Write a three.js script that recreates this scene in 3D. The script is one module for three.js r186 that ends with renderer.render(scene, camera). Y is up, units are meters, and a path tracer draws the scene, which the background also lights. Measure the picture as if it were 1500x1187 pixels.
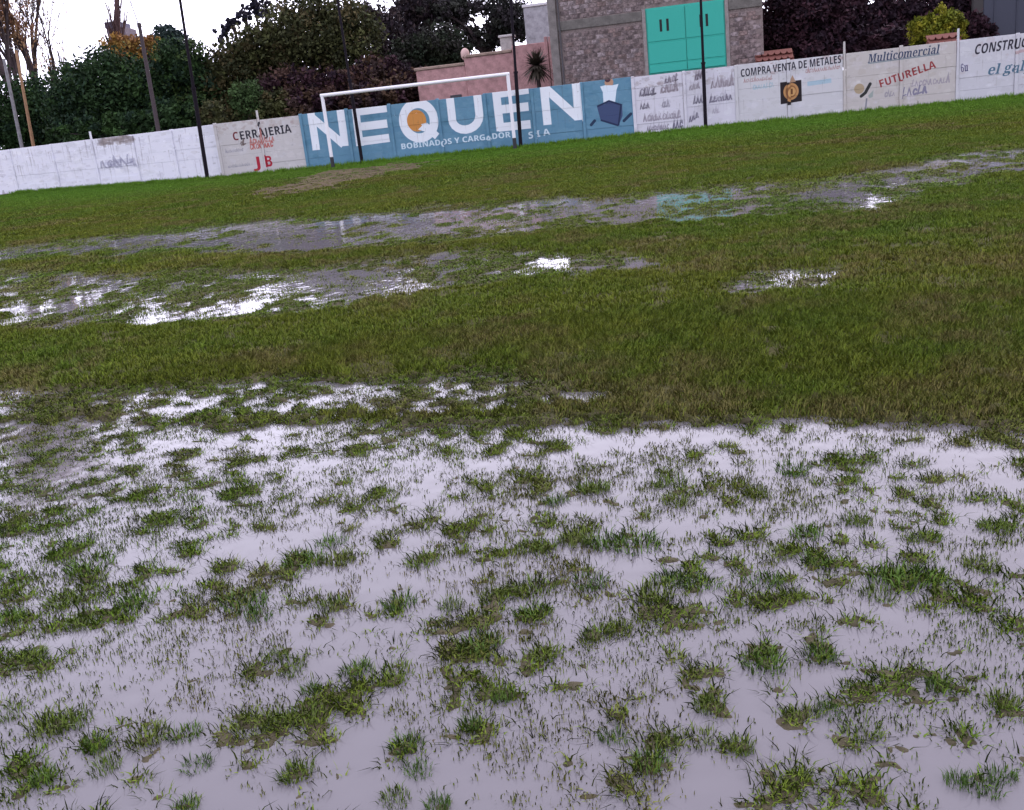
import * as THREE from 'three';
import { mergeGeometries } from 'three/addons/utils/BufferGeometryUtils.js';

// ---------------------------------------------------------------- camera
const F = 1450, EYE = 1.5, PITCH = THREE.MathUtils.degToRad(16.75), ROLL = THREE.MathUtils.degToRad(6.3);
const scene = new THREE.Scene();
const camera = new THREE.PerspectiveCamera(2 * THREE.MathUtils.radToDeg(Math.atan(593.5 / F)), 1500 / 1187, 0.05, 3000);
camera.position.set(0, EYE, 0);
camera.rotation.set(-PITCH, 0, -ROLL);
camera.updateMatrixWorld(true);
const CAM = new THREE.Matrix3().setFromMatrix4(camera.matrixWorld), CAMI = CAM.clone().transpose();
const ray = (px, py) => new THREE.Vector3((px - 750) / F, -(py - 593.5) / F, -1).applyMatrix3(CAM);
const groundAt = (px, py) => { const d = ray(px, py), t = -EYE / d.y; return new THREE.Vector3(d.x * t, 0, d.z * t); };
const at = (px, py, depth) => { const d = ray(px, py), t = -depth / d.z; return new THREE.Vector3(d.x * t, EYE + d.y * t, d.z * t); };
const ce = CAMI.elements;
function toPixel(x, y, z, out) {
  const Y = y - EYE, a = ce[0] * x + ce[3] * Y + ce[6] * z, b = ce[1] * x + ce[4] * Y + ce[7] * z, c = ce[2] * x + ce[5] * Y + ce[8] * z;
  if (c > -0.05) { out[0] = 750; out[1] = 1e4; return out; }
  out[0] = 750 + F * a / -c; out[1] = 593.5 - F * b / -c; return out;
}

// ---------------------------------------------------------------- random and noise
function mulberry(a) { return () => { a = (a + 0x6d2b79f5) | 0; let t = Math.imul(a ^ (a >>> 15), 1 | a); t = (t + Math.imul(t ^ (t >>> 7), 61 | t)) ^ t; return ((t ^ (t >>> 14)) >>> 0) / 4294967296; }; }
const rnd = mulberry(71023);
const rr = (a, b, r = rnd) => a + (b - a) * r();
const pick = (list, r = rnd) => list[Math.floor(r() * list.length)];
const gauss = (r = rnd) => (r() + r() + r() + r() - 2) * 1.0;
function hash2(ix, iy, s) { let h = Math.imul(ix, 374761393) ^ Math.imul(iy, 668265263) ^ Math.imul(s, 2246822519); h = Math.imul(h ^ (h >>> 13), 1274126177); return ((h ^ (h >>> 16)) >>> 0) / 4294967296; }
function vnoise(x, y, s) {
  const ix = Math.floor(x), iy = Math.floor(y); let fx = x - ix, fy = y - iy;
  fx = fx * fx * (3 - 2 * fx); fy = fy * fy * (3 - 2 * fy);
  const a = hash2(ix, iy, s), b = hash2(ix + 1, iy, s), c = hash2(ix, iy + 1, s), d = hash2(ix + 1, iy + 1, s);
  return a + (b - a) * fx + (c - a) * fy + (a - b - c + d) * fx * fy;
}
const clamp = (v, a = 0, b = 1) => Math.min(b, Math.max(a, v));
const sstep = (a, b, v) => { const t = clamp((v - a) / (b - a)); return t * t * (3 - 2 * t); };
const lerp = (a, b, t) => a + (b - a) * t;

// ---------------------------------------------------------------- sky, sun, exposure: a bright overcast evening, the sun low behind thin cloud ahead
const renderer = new THREE.WebGLRenderer({ antialias: true });
renderer.toneMapping = THREE.LinearToneMapping;
renderer.toneMappingExposure = 1.06;
renderer.shadowMap.enabled = true;
const sunDir = new THREE.Vector3(Math.sin(0.75) * Math.cos(0.82), Math.sin(0.82), -Math.cos(0.75) * Math.cos(0.82));
{
  const W = 512, Hh = 256, data = new Float32Array(W * Hh * 4);
  for (let j = 0; j < Hh; j++) for (let i = 0; i < W; i++) {
    const lat = ((j + 0.5) / Hh - 0.5) * Math.PI, lon = ((i + 0.5) / W - 0.5) * 2 * Math.PI;
    const x = Math.cos(lat) * Math.cos(lon), y = Math.sin(lat), z = Math.cos(lat) * Math.sin(lon);
    const cosS = clamp(x * sunDir.x + y * sunDir.y + z * sunDir.z, -1, 1);
    const glow = Math.exp((cosS - 1) * 3), low = Math.exp(-Math.pow(Math.max(0, y) / 0.42, 2));
    const cx = x / (Math.abs(y) + 0.25), cz = z / (Math.abs(y) + 0.25);
    const cl = 0.5 * vnoise(cx * 1.3 + 9, cz * 1.3 + 3, 5) + 0.3 * vnoise(cx * 3 + 2, cz * 3, 6) + 0.2 * vnoise(cx * 7, cz * 7, 7);
    const ahead = 0.5 - 0.5 * z / Math.max(0.05, Math.cos(lat)), b = (1.34 + 0.4 * glow + 2.25 * low * ahead) * (0.78 + 0.44 * cl);
    const o = (j * W + i) * 4, warm = glow * 0.05;
    data[o] = b * (0.985 + warm); data[o + 1] = b * (0.965 + warm * 0.2); data[o + 2] = b * (1.19 - warm); data[o + 3] = 1;
  }
  const sky = new THREE.DataTexture(data, W, Hh, THREE.RGBAFormat, THREE.FloatType);
  sky.mapping = THREE.EquirectangularReflectionMapping; sky.magFilter = THREE.LinearFilter; sky.minFilter = THREE.LinearFilter; sky.needsUpdate = true;
  scene.background = sky; scene.environment = sky;
}
const sun = new THREE.DirectionalLight(new THREE.Color(1, 0.95, 0.9), 0.5);
sun.position.copy(sunDir).multiplyScalar(120);
sun.castShadow = true; sun.shadow.radius = 40; sun.shadow.mapSize.set(2048, 2048);
Object.assign(sun.shadow.camera, { left: -60, right: 60, top: 60, bottom: -60, near: 1, far: 300 });
scene.add(sun, sun.target);

// ---------------------------------------------------------------- helpers for things
const taken = new Map();
function numbered(name) { const n = taken.get(name) ?? 0; taken.set(name, n + 1); return n ? name + '_' + String(n).padStart(3, '0') : name; }
function tag(o, label, category, group) { o.userData = { label, category }; if (group) o.userData.group = group; return o; }
function thing(name, label, category, position = [0, 0, 0], turn = 0, group) {
  const o = new THREE.Group(); o.name = numbered(name); o.position.set(...position); o.rotation.y = turn; scene.add(o);
  return tag(o, label, category, group);
}
function part(name, geometry, material, parent) {
  const m = new THREE.Mesh(geometry, material); m.name = name; m.castShadow = m.receiveShadow = true; parent.add(m); return m;
}
const mat = (r, g, b, roughness = 0.85, extra = {}) => new THREE.MeshStandardMaterial({ color: new THREE.Color().setRGB(r, g, b), roughness, ...extra });
// box by its two corners, with a small chamfer all round
function box(x0, x1, y0, y1, z0, z1, c = 0.008) {
  const hx = (x1 - x0) / 2, hy = (y1 - y0) / 2, hz = (z1 - z0) / 2; c = Math.min(c, hx * 0.45, hy * 0.45, hz * 0.45);
  const P = [], I = []; const id = {};
  const v = (x, y, z) => { P.push(x, y, z); return P.length / 3 - 1; };
  for (const sx of [-1, 1]) for (const sy of [-1, 1]) for (const sz of [-1, 1]) {
    id['x' + sx + sy + sz] = v(sx * hx, sy * (hy - c), sz * (hz - c));
    id['y' + sx + sy + sz] = v(sx * (hx - c), sy * hy, sz * (hz - c));
    id['z' + sx + sy + sz] = v(sx * (hx - c), sy * (hy - c), sz * hz);
  }
  const tri = (a, b, d) => {
    const A = [P[a * 3], P[a * 3 + 1], P[a * 3 + 2]], B = [P[b * 3], P[b * 3 + 1], P[b * 3 + 2]], D = [P[d * 3], P[d * 3 + 1], P[d * 3 + 2]];
    const u = B.map((q, i) => q - A[i]), w = D.map((q, i) => q - A[i]);
    const n = [u[1] * w[2] - u[2] * w[1], u[2] * w[0] - u[0] * w[2], u[0] * w[1] - u[1] * w[0]];
    const m = A.map((q, i) => q + B[i] + D[i]);
    if (n[0] * m[0] + n[1] * m[1] + n[2] * m[2] < 0) I.push(a, d, b); else I.push(a, b, d);
  };
  const quad = (a, b, d, e) => { tri(a, b, d); tri(a, d, e); };
  for (const s of [-1, 1]) {
    quad(id['x' + s + -1 + -1], id['x' + s + 1 + -1], id['x' + s + 1 + 1], id['x' + s + -1 + 1]);
    quad(id['y' + -1 + s + -1], id['y' + 1 + s + -1], id['y' + 1 + s + 1], id['y' + -1 + s + 1]);
    quad(id['z' + -1 + -1 + s], id['z' + 1 + -1 + s], id['z' + 1 + 1 + s], id['z' + -1 + 1 + s]);
    for (const t of [-1, 1]) {
      quad(id['x' + s + t + -1], id['x' + s + t + 1], id['y' + s + t + 1], id['y' + s + t + -1]);
      quad(id['x' + s + -1 + t], id['x' + s + 1 + t], id['z' + s + 1 + t], id['z' + s + -1 + t]);
      quad(id['y' + -1 + s + t], id['y' + 1 + s + t], id['z' + 1 + s + t], id['z' + -1 + s + t]);
      for (const q of [-1, 1]) tri(id['x' + s + t + q], id['y' + s + t + q], id['z' + s + t + q]);
    }
  }
  let g = new THREE.BufferGeometry(); g.setAttribute('position', new THREE.Float32BufferAttribute(P, 3)); g.setIndex(I);
  g = g.toNonIndexed(); g.computeVertexNormals();
  g.translate((x0 + x1) / 2, (y0 + y1) / 2, (z0 + z1) / 2);
  return planarUV(g);
}
function planarUV(g, s = 1) {   // metres, by the way each face points
  const p = g.attributes.position, n = g.attributes.normal, uv = new Float32Array(p.count * 2);
  for (let i = 0; i < p.count; i++) {
    const ax = Math.abs(n.getX(i)), ay = Math.abs(n.getY(i)), az = Math.abs(n.getZ(i));
    uv[i * 2] = (az >= ax || ay > ax ? p.getX(i) : p.getZ(i)) * s; uv[i * 2 + 1] = (ay > az && ay > ax ? p.getZ(i) : p.getY(i)) * s;
  }
  g.setAttribute('uv', new THREE.BufferAttribute(uv, 2)); return g;
}
// tapered tube along points [[x,y,z,radius]...]
function limb(points, sides = 7) {
  const P = [], N = [], I = [], UV = []; const up = new THREE.Vector3(0.31, 0.12, 0.94), T = new THREE.Vector3(), A = new THREE.Vector3(), B = new THREE.Vector3();
  points.forEach((p, k) => {
    const a = points[Math.max(0, k - 1)], b = points[Math.min(points.length - 1, k + 1)];
    T.set(b[0] - a[0], b[1] - a[1], b[2] - a[2]).normalize(); A.crossVectors(T, up).normalize(); B.crossVectors(T, A);
    for (let i = 0; i <= sides; i++) {
      const w = i / sides * Math.PI * 2, c = Math.cos(w), s = Math.sin(w), nx = A.x * c + B.x * s, ny = A.y * c + B.y * s, nz = A.z * c + B.z * s;
      P.push(p[0] + nx * p[3], p[1] + ny * p[3], p[2] + nz * p[3]); N.push(nx, ny, nz); UV.push(i / sides, p[1]);
      if (k && i) { const o = k * (sides + 1) + i; I.push(o - sides - 2, o - sides - 1, o - 1, o - sides - 1, o, o - 1); }
    }
  });
  const g = new THREE.BufferGeometry(); g.setAttribute('position', new THREE.Float32BufferAttribute(P, 3)); g.setAttribute('normal', new THREE.Float32BufferAttribute(N, 3)); g.setAttribute('uv', new THREE.Float32BufferAttribute(UV, 2)); g.setIndex(I);
  return g;
}
function noiseTexture(size, fn, srgb) {
  const d = new Uint8Array(size * size * 4);
  for (let j = 0; j < size; j++) for (let i = 0; i < size; i++) { const c = fn(i / size, j / size), o = (j * size + i) * 4; d[o] = clamp(c[0]) * 255; d[o + 1] = clamp(c[1]) * 255; d[o + 2] = clamp(c[2]) * 255; d[o + 3] = 255; }
  const t = new THREE.DataTexture(d, size, size, THREE.RGBAFormat); t.wrapS = t.wrapT = THREE.RepeatWrapping; t.magFilter = THREE.LinearFilter; t.minFilter = THREE.LinearMipmapLinearFilter; t.generateMipmaps = true;
  if (srgb) t.colorSpace = THREE.SRGBColorSpace; t.needsUpdate = true; return t;
}
function tnoise(u, v, f, s) {   // repeats over 0..1
  const x = u * f, y = v * f, ix = Math.floor(x), iy = Math.floor(y); let fx = x - ix, fy = y - iy; fx = fx * fx * (3 - 2 * fx); fy = fy * fy * (3 - 2 * fy);
  const q = (i, j) => hash2(((i % f) + f) % f, ((j % f) + f) % f, s);
  const a = q(ix, iy), b = q(ix + 1, iy), c = q(ix, iy + 1), d = q(ix + 1, iy + 1); return a + (b - a) * fx + (c - a) * fy + (a - b - c + d) * fx * fy;
}
const roughBump = noiseTexture(512, (u, v) => { const n = 0.4 * tnoise(u, v, 12, 1) + 0.3 * tnoise(u, v, 34, 2) + 0.3 * tnoise(u, v, 110, 3); return [n, n, n]; });
const plasterTone = noiseTexture(512, (u, v) => { const n = 0.72 + 0.28 * (0.5 * tnoise(u, v, 5, 11) + 0.25 * tnoise(u, v, 23, 12) + 0.25 * tnoise(u, v, 90, 13)) + (tnoise(u, v, 9, 14) > 0.72 ? -0.07 * tnoise(u, v, 60, 15) : 0); return [n, n * 0.99, n * 0.975]; }, true);

// ---------------------------------------------------------------- the perimeter wall's two straight runs (needed by the ground too)
const H = 2.0;
const bend = new THREE.Vector3(-9.95, 0, -38.9), leftEnd = new THREE.Vector3(-22.9, 0, -48.4), rightEnd = new THREE.Vector3(17.5, 0, -33.2);
function makeRun(a, b) { const d = b.clone().sub(a).normalize(); return { o: a, d, n: new THREE.Vector3(-d.z, 0, d.x), turn: Math.atan2(-d.z, d.x) }; }
const runR = makeRun(bend, rightEnd), runL = makeRun(bend, leftEnd.clone().multiplyScalar(-1).add(bend).add(bend));   // both read left to right; s < 0 on the left run
function onRun(run, px, py, off = 0) {   // pixel -> (s, height) on the upright plane that lies off metres behind the wall's face
  const d = ray(px, py), o = run.o.clone().addScaledVector(run.n, -off), t = (o.x * run.n.x + o.z * run.n.z) / (d.x * run.n.x + d.z * run.n.z);
  const x = d.x * t - o.x, z = d.z * t - o.z; return [x * run.d.x + z * run.d.z, EYE + d.y * t];
}
function sOfFoot(run, px, off = 0) {
  let a = -60, b = 60; const q = [0, 0];
  for (let i = 0; i < 50; i++) { const m = (a + b) / 2, x = run.o.x + run.d.x * m - run.n.x * off, z = run.o.z + run.d.z * m - run.n.z * off; toPixel(x, 0, z, q); if (q[0] < px) a = m; else b = m; }
  return (a + b) / 2;
}
const runPoint = (run, s, off = 0, y = 0) => new THREE.Vector3(run.o.x + run.d.x * s - run.n.x * off, y, run.o.z + run.d.z * s - run.n.z * off);
function wallDistance(x, z) {   // metres in front of the wall (negative behind)
  const dr = (x - bend.x) * runR.n.x + (z - bend.z) * runR.n.z, dl = (x - bend.x) * runL.n.x + (z - bend.z) * runL.n.z; return Math.min(dr, dl) === dr && x > bend.x - 1 ? dr : (x < bend.x ? dl : dr);
}

// ---------------------------------------------------------------- ground: where water stands, read from the photograph
// each band: [pixel x, pixel y of its middle, half height, share of water]
const BANDS = [
  [[-400, 412, 12, .8], [0, 377, 9, .85], [150, 361, 13, .92], [300, 353, 18, .97], [450, 347, 23, .99], [600, 334, 24, .98], [750, 322, 23, .9], [900, 311, 22, .9], [1000, 303, 22, .82], [1120, 292, 22, .74], [1240, 285, 26, .8], [1320, 270, 24, .72], [1400, 250, 22, .74], [1500, 238, 18, .66], [1900, 190, 8, .1]],
  [[-400, 440, 30, .6], [0, 433, 36, .7], [150, 440, 34, .74], [300, 434, 34, .84], [400, 430, 28, .92], [520, 414, 30, .86], [650, 398, 26, .76], [800, 389, 18, .66], [900, 386, 12, .5], [1000, 386, 8, 0]],
  [[1050, 417, 12, 0], [1090, 417, 20, .68], [1150, 412, 18, .6], [1200, 412, 15, .5], [1235, 412, 13, .9], [1275, 412, 8, 0]],
  [[1290, 400, 12, 0], [1320, 396, 16, .32], [1380, 392, 10, 0]],
  [[-400, 590, 25, .6], [0, 590, 30, .82], [100, 600, 24, .64], [250, 597, 29, .74], [350, 588, 29, .76], [480, 580, 24, .76], [600, 578, 26, .72], [700, 574, 32, .86], [790, 570, 30, .62], [900, 585, 16, .4], [1000, 590, 10, 0]],
];
// the flooded foreground: share of water at pixel rows, columns every 150 px from 0 to 1500
const FLOODY = [600, 625, 650, 680, 710, 740, 770, 800, 830, 870, 910, 950, 1000, 1060, 1120, 1187];
const FLOOD = [
  [0, 0, 0, 0, 0, 0, 0, 0, 0, 0, 0],
  [.5, .46, .42, .5, .46, .42, .5, .58, .76, .76, .74],
  [.78, .76, .76, .8, .78, .74, .78, .84, .9, .9, .9],
  [.88, .86, .88, .9, .9, .88, .84, .86, .9, .9, .88],
  [.9, .86, .86, .88, .88, .84, .72, .74, .84, .88, .9],
  [.88, .88, .86, .84, .84, .82, .8, .8, .84, .88, .94],
  [.84, .84, .8, .76, .72, .7, .76, .82, .84, .84, .9],
  [.78, .74, .72, .66, .66, .68, .62, .76, .78, .8, .84],
  [.74, .7, .7, .68, .66, .7, .66, .72, .74, .68, .8],
  [.66, .64, .68, .7, .72, .66, .68, .74, .78, .76, .84],
  [.7, .72, .78, .8, .82, .72, .8, .86, .88, .86, .88],
  [.82, .86, .9, .88, .84, .84, .88, .9, .9, .9, .92],
  [.86, .9, .9, .88, .86, .92, .9, .88, .9, .94, .92],
  [.84, .88, .84, .86, .9, .92, .88, .86, .92, .96, .94],
  [.88, .9, .9, .9, .88, .94, .92, .9, .95, .96, .94],
  [.92, .92, .92, .92, .92, .95, .94, .92, .96, .96, .95]];
// single grass tufts that stand clear in the water: pixel and width in pixels
const TUFTS = [[130, 832, 62], [95, 880, 48], [197, 884, 56], [116, 916, 40], [359, 886, 62], [378, 905, 36], [446, 822, 58], [486, 795, 46], [494, 822, 46], [486, 888, 44], [585, 886, 50], [660, 888, 38], [619, 824, 56], [564, 786, 36], [702, 948, 66], [723, 874, 36], [405, 962, 34], [428, 978, 48], [521, 984, 40], [573, 992, 60], [457, 1012, 26], [75, 1064, 60], [104, 1057, 52], [217, 1082, 52], [272, 1076, 46], [372, 1064, 56], [410, 1062, 44], [448, 1052, 52], [153, 1126, 40], [64, 1142, 36], [289, 1122, 42], [596, 1094, 46], [612, 1130, 42], [434, 1134, 44], [579, 1172, 44], [642, 1182, 36], [272, 1184, 36], [738, 1024, 32], [46, 964, 36], [12, 908, 44], [14, 1046, 40], [142, 1096, 36],
  [785, 804, 60], [845, 790, 56], [885, 796, 60], [935, 799, 62], [993, 736, 46], [981, 708, 50], [866, 717, 50], [814, 735, 40], [1161, 690, 48], [1183, 783, 46], [1253, 764, 44], [1138, 816, 42], [1120, 852, 54], [1161, 874, 34], [1196, 824, 40], [1318, 850, 70], [1363, 846, 50], [1284, 872, 44], [1439, 831, 46], [1462, 773, 46], [1352, 787, 40], [779, 862, 60], [779, 901, 48], [866, 855, 50], [955, 872, 62], [982, 850, 50], [1028, 858, 48], [874, 932, 44], [906, 923, 40], [1120, 976, 58], [1201, 960, 50], [1262, 1066, 58], [1470, 1030, 40], [1039, 1036, 40], [1028, 1085, 56], [952, 1120, 54], [978, 1090, 32], [1172, 1048, 44], [1213, 1044, 36], [1404, 1146, 36], [1441, 1154, 46], [1465, 1138, 36], [1167, 1142, 38], [1086, 1096, 40], [796, 960, 44], [1109, 724, 40], [900, 1083, 38], [1375, 1008, 34], [690, 1065, 30]];
const tuftSpots = TUFTS.map(([px, py, w]) => { const g = groundAt(px, py), dist = Math.hypot(g.x, EYE, g.z); return { x: g.x, z: g.z, r: w / F * dist / 2, px, py }; });
const tuftGrid = new Map();
for (const t of tuftSpots) { const k = Math.floor(t.x * 2) + ',' + Math.floor(t.z * 2); for (let i = -1; i <= 1; i++) for (let j = -1; j <= 1; j++) { const q = (Math.floor(t.x * 2) + i) + ',' + (Math.floor(t.z * 2) + j); if (!tuftGrid.has(q)) tuftGrid.set(q, []); tuftGrid.get(q).push(t); } }

const PXY = [0, 0];
function coverage(x, z) {
  // the outlines wander: the lookup place is shaken by noise in metres
  const r = Math.hypot(x, z), wob = 0.05 * r;
  const X = x + (vnoise(x * 1.1, z * 1.1, 21) - 0.5) * wob * 1.2 + (vnoise(x * 4, z * 4, 22) - 0.5) * wob * 0.4, Z = z + (vnoise(x * 1.1, z * 1.1, 23) - 0.5) * wob * 1.2 + (vnoise(x * 4, z * 4, 24) - 0.5) * wob * 0.5;
  toPixel(X, 0, Z, PXY); const px = clamp(PXY[0], -390, 1890), py = clamp(PXY[1], -500, 1187);
  if (r > 34) return 0;
  let c = 0;
  for (const b of BANDS) {
    if (px < b[0][0] || px > b[b.length - 1][0]) continue;
    let k = 1; while (b[k][0] < px) k++;
    const p = b[k - 1], q = b[k], t = (px - p[0]) / (q[0] - p[0]), yc = lerp(p[1], q[1], t), ht = lerp(p[2], q[2], t), s = lerp(p[3], q[3], t);
    c = Math.max(c, s * sstep(1.5, 0.65, Math.abs(py - yc) / ht));
  }
  if (py > 600) {
    const cx = clamp(px, 0, 1499.9) / 150, i = Math.floor(cx), fx = cx - i; let k = 1; while (k < FLOODY.length - 1 && FLOODY[k] < py) k++;
    const fy = clamp((py - FLOODY[k - 1]) / (FLOODY[k] - FLOODY[k - 1]));
    let f = (lerp(lerp(FLOOD[k - 1][i], FLOOD[k - 1][i + 1], fx), lerp(FLOOD[k][i], FLOOD[k][i + 1], fx), fy)); if (f > 0.5) f = lerp(f, 1 - (1 - f) * lerp(0.36, 0.2, sstep(880, 980, py)), sstep(0.5, 0.62, f));
    c = Math.max(c, f);
  }
  return c;
}
function spread(f) {   // turns a noise into one whose values are spread evenly over 0..1, so that a share of water is a share of area
  const r = mulberry(4), v = []; for (let k = 0; k < 12000; k++) v.push(f(r() * 300, r() * 300)); v.sort((a, b) => a - b);
  const t = []; for (let k = 0; k <= 200; k++) t.push(v[Math.min(v.length - 1, Math.round(k / 200 * v.length))]);
  return (x, z) => { const n = f(x, z); let a = 0, b = 200; if (n <= t[0]) return 0; if (n >= t[200]) return 1; while (b - a > 1) { const m = (a + b) >> 1; if (t[m] <= n) a = m; else b = m; } return (a + (n - t[a]) / Math.max(1e-6, t[b] - t[a])) / 200; };
}
const fineNoise = spread((x, z) => 0.09 * vnoise(x * 1.6, z * 1.6, 31) + 0.15 * vnoise(x * 4.6 + 4, z * 4.6, 32) + 0.28 * vnoise(x * 11.7, z * 11.7 + 8, 33) + 0.28 * vnoise(x * 25, z * 25, 34) + 0.2 * vnoise(x * 48, z * 48, 35));
const broadNoise = spread((x, z) => 0.24 * vnoise(x * 1.1, z * 0.7, 31) + 0.34 * vnoise(x * 3.1 + 4, z * 1.7, 32) + 0.42 * vnoise(x * 9, z * 4.5 + 8, 33));
function rawNoise(x, z) { const r = Math.hypot(x, z), t = sstep(6, 9, r); return t <= 0 ? fineNoise(x, z) : t >= 1 ? broadNoise(x, z) : lerp(fineNoise(x, z), broadNoise(x, z), t); }
function height(x, z, cov = coverage(x, z)) {
  let h = (rawNoise(x, z) - cov) * 0.05 + 0.004;
  if (cov < 0.02) h = 0.012 + h * 0.6;
  const list = tuftGrid.get(Math.floor(x * 2) + ',' + Math.floor(z * 2));
  if (list) for (const t of list) { const d = Math.hypot(x - t.x, z - t.z) / t.r; if (d < 1.0) h = Math.max(h, h + (0.006 - Math.max(h, -0.012)) * sstep(1.0, 0.2, d)); }
  return h;
}
const goalMud = [[345, 288], [420, 268], [480, 252], [560, 243], [640, 236], [668, 240], [610, 252], [540, 265], [470, 280], [400, 293]].map(([a, b]) => groundAt(a, b));
function inPoly(x, z, poly) { let c = false; for (let i = 0, j = poly.length - 1; i < poly.length; j = i++) { const a = poly[i], b = poly[j]; if ((a.z > z) !== (b.z > z) && x < (b.x - a.x) * (z - a.z) / (b.z - a.z) + a.x) c = !c; } return c; }
const mudAt = (x, z) => inPoly(x + (vnoise(x, z, 41) - 0.5) * 2 + (vnoise(x * 4, z * 4, 43) - 0.5) * 1.2, z + (vnoise(x, z, 42) - 0.5) * 3 + (vnoise(x * 4, z * 4, 44) - 0.5) * 2.5, goalMud);

{
  // one sheet from under the feet to the horizon, in rings: close rings near the camera's side of the pitch
  const radii = [0]; for (let r = 0.25; r < 1.1; r += 0.05) radii.push(r); for (let r = 1.1; r < 30; r *= 1.0046) radii.push(r); for (let r = 30; r < 60; r *= 1.02) radii.push(r); for (let r = 60; r < 1200; r *= 1.25) radii.push(r);
  const angles = []; for (let a = -0.86; a <= 0.86; a += 0.0044) angles.push(a); for (let k = 1; k < 56; k++) angles.push(0.86 + k * (2 * Math.PI - 1.72) / 56); angles.push(2 * Math.PI - 0.86);
  const na = angles.length, nr = radii.length, P = new Float32Array(na * nr * 3), C = new Float32Array(na * nr * 3), UV = new Float32Array(na * nr * 2), I = new Uint32Array((na - 1) * (nr - 1) * 6);
  for (let j = 0, o = 0; j < nr; j++) for (let i = 0; i < na; i++, o++) {
    const r = radii[j], a = angles[i], x = Math.sin(a) * r, z = -Math.cos(a) * r, cov = coverage(x, z);
    let h = r > 34 ? 0.03 + 0.02 * vnoise(x, z, 50) : height(x, z, cov);
    P[o * 3] = x; P[o * 3 + 1] = h; P[o * 3 + 2] = z; UV[o * 2] = x; UV[o * 2 + 1] = z;
    // soil, thatch and mud: what the sheet is made of
    const n = vnoise(x * 6, z * 6, 51), n2 = vnoise(x * 40, z * 40, 52), wet = sstep(0.25, 0.6, cov); let col;
    if (r > 24 && r < 45 && mudAt(x, z)) col = [0.075 + 0.035 * n, 0.055 + 0.025 * n, 0.03 + 0.015 * n];
    else col = [lerp(0.05 + 0.03 * n, 0.062 + 0.03 * n, wet), lerp(0.052 + 0.02 * n, 0.056 + 0.022 * n, wet), lerp(0.018 + 0.012 * n, 0.034 + 0.016 * n, wet)];
    const q = 0.8 + 0.4 * n2; C[o * 3] = col[0] * q; C[o * 3 + 1] = col[1] * q; C[o * 3 + 2] = col[2] * q;
  }
  let k = 0; for (let j = 0; j < nr - 1; j++) for (let i = 0; i < na - 1; i++) { const a = j * na + i, b = a + 1, c = a + na, d = c + 1; I[k++] = a; I[k++] = b; I[k++] = c; I[k++] = b; I[k++] = d; I[k++] = c; }
  const g = new THREE.BufferGeometry(); g.setAttribute('position', new THREE.BufferAttribute(P, 3)); g.setAttribute('color', new THREE.BufferAttribute(C, 3)); g.setAttribute('uv', new THREE.BufferAttribute(UV, 2)); g.setIndex(new THREE.BufferAttribute(I, 1)); g.computeVertexNormals();
  const gb = roughBump.clone(); gb.repeat.set(2.5, 2.5);
  const m = new THREE.Mesh(g, new THREE.MeshPhysicalMaterial({ vertexColors: true, roughness: 0.95, specularIntensity: 0.25, bumpMap: gb, bumpScale: 0.006 })); m.name = 'ground'; m.userData.kind = 'structure'; m.receiveShadow = true; scene.add(m);
}
{
  // standing water: one level sheet that shows wherever the ground dips under it
  const g = new THREE.CircleGeometry(30, 96); g.rotateX(-Math.PI / 2);
  const p = g.attributes.position, uv = g.attributes.uv; for (let i = 0; i < p.count; i++) uv.setXY(i, p.getX(i), p.getZ(i));
  const ripple = noiseTexture(256, (u, v) => { const n = 0.6 * tnoise(u, v, 7, 61) + 0.4 * tnoise(u, v, 19, 62); return [n, n, n]; });
  const m = new THREE.Mesh(g, new THREE.MeshPhysicalMaterial({ color: new THREE.Color().setRGB(0.155, 0.145, 0.16), roughness: 0.05, ior: 1.333, bumpMap: ripple, bumpScale: 0.0016 }));
  m.name = 'water'; m.userData.kind = 'structure'; m.receiveShadow = true; scene.add(m);
}

// ---------------------------------------------------------------- grass
function bladeClump(n, spread, h0, h1, w, lean, r) {
  const P = [], N = [], I = [];
  for (let k = 0; k < n; k++) {
    const a = r() * 6.283, d = spread * Math.sqrt(r()), x = Math.cos(a) * d, z = Math.sin(a) * d, h = lerp(h0, h1, r()), f = r() * 6.283, fx = Math.cos(f), fz = Math.sin(f), ww = w * rr(0.7, 1.25, r) / 2;
    const b = r() * 6.283, l = lean * rr(0.2, 1, r), lx = Math.cos(b) * l + Math.cos(a) * d / (spread + 1e-6) * lean * 0.6, lz = Math.sin(b) * l + Math.sin(a) * d / (spread + 1e-6) * lean * 0.6, o = P.length / 3;
    const mid = 0.55, m = [x + lx * h * 0.35, h * mid, z + lz * h * 0.35], t = [x + lx * h, h * (1 - 0.25 * l), z + lz * h];
    P.push(x - fx * ww, -0.012, z - fz * ww, x + fx * ww, -0.012, z + fz * ww, m[0] - fx * ww * 0.85, m[1], m[2] - fz * ww * 0.85, m[0] + fx * ww * 0.85, m[1], m[2] + fz * ww * 0.85, ...t);
    const nx = -fz, nz = fx; for (let q = 0; q < 5; q++) N.push(nx * 0.75, 0.65, nz * 0.75);
    I.push(o, o + 1, o + 3, o, o + 3, o + 2, o + 2, o + 3, o + 4);
  }
  const g = new THREE.BufferGeometry(); g.setAttribute('position', new THREE.Float32BufferAttribute(P, 3)); g.setAttribute('normal', new THREE.Float32BufferAttribute(N, 3)); g.setIndex(I); return g;
}
const bladeMat = new THREE.MeshPhysicalMaterial({ color: 0xffffff, roughness: 0.7, side: THREE.DoubleSide, specularIntensity: 0.3 });
const GREEN = [0.09, 0.155, 0.012], OLIVE = [0.145, 0.162, 0.016], LUSH = [0.105, 0.225, 0.018], DRY = [0.19, 0.135, 0.062];
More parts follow.
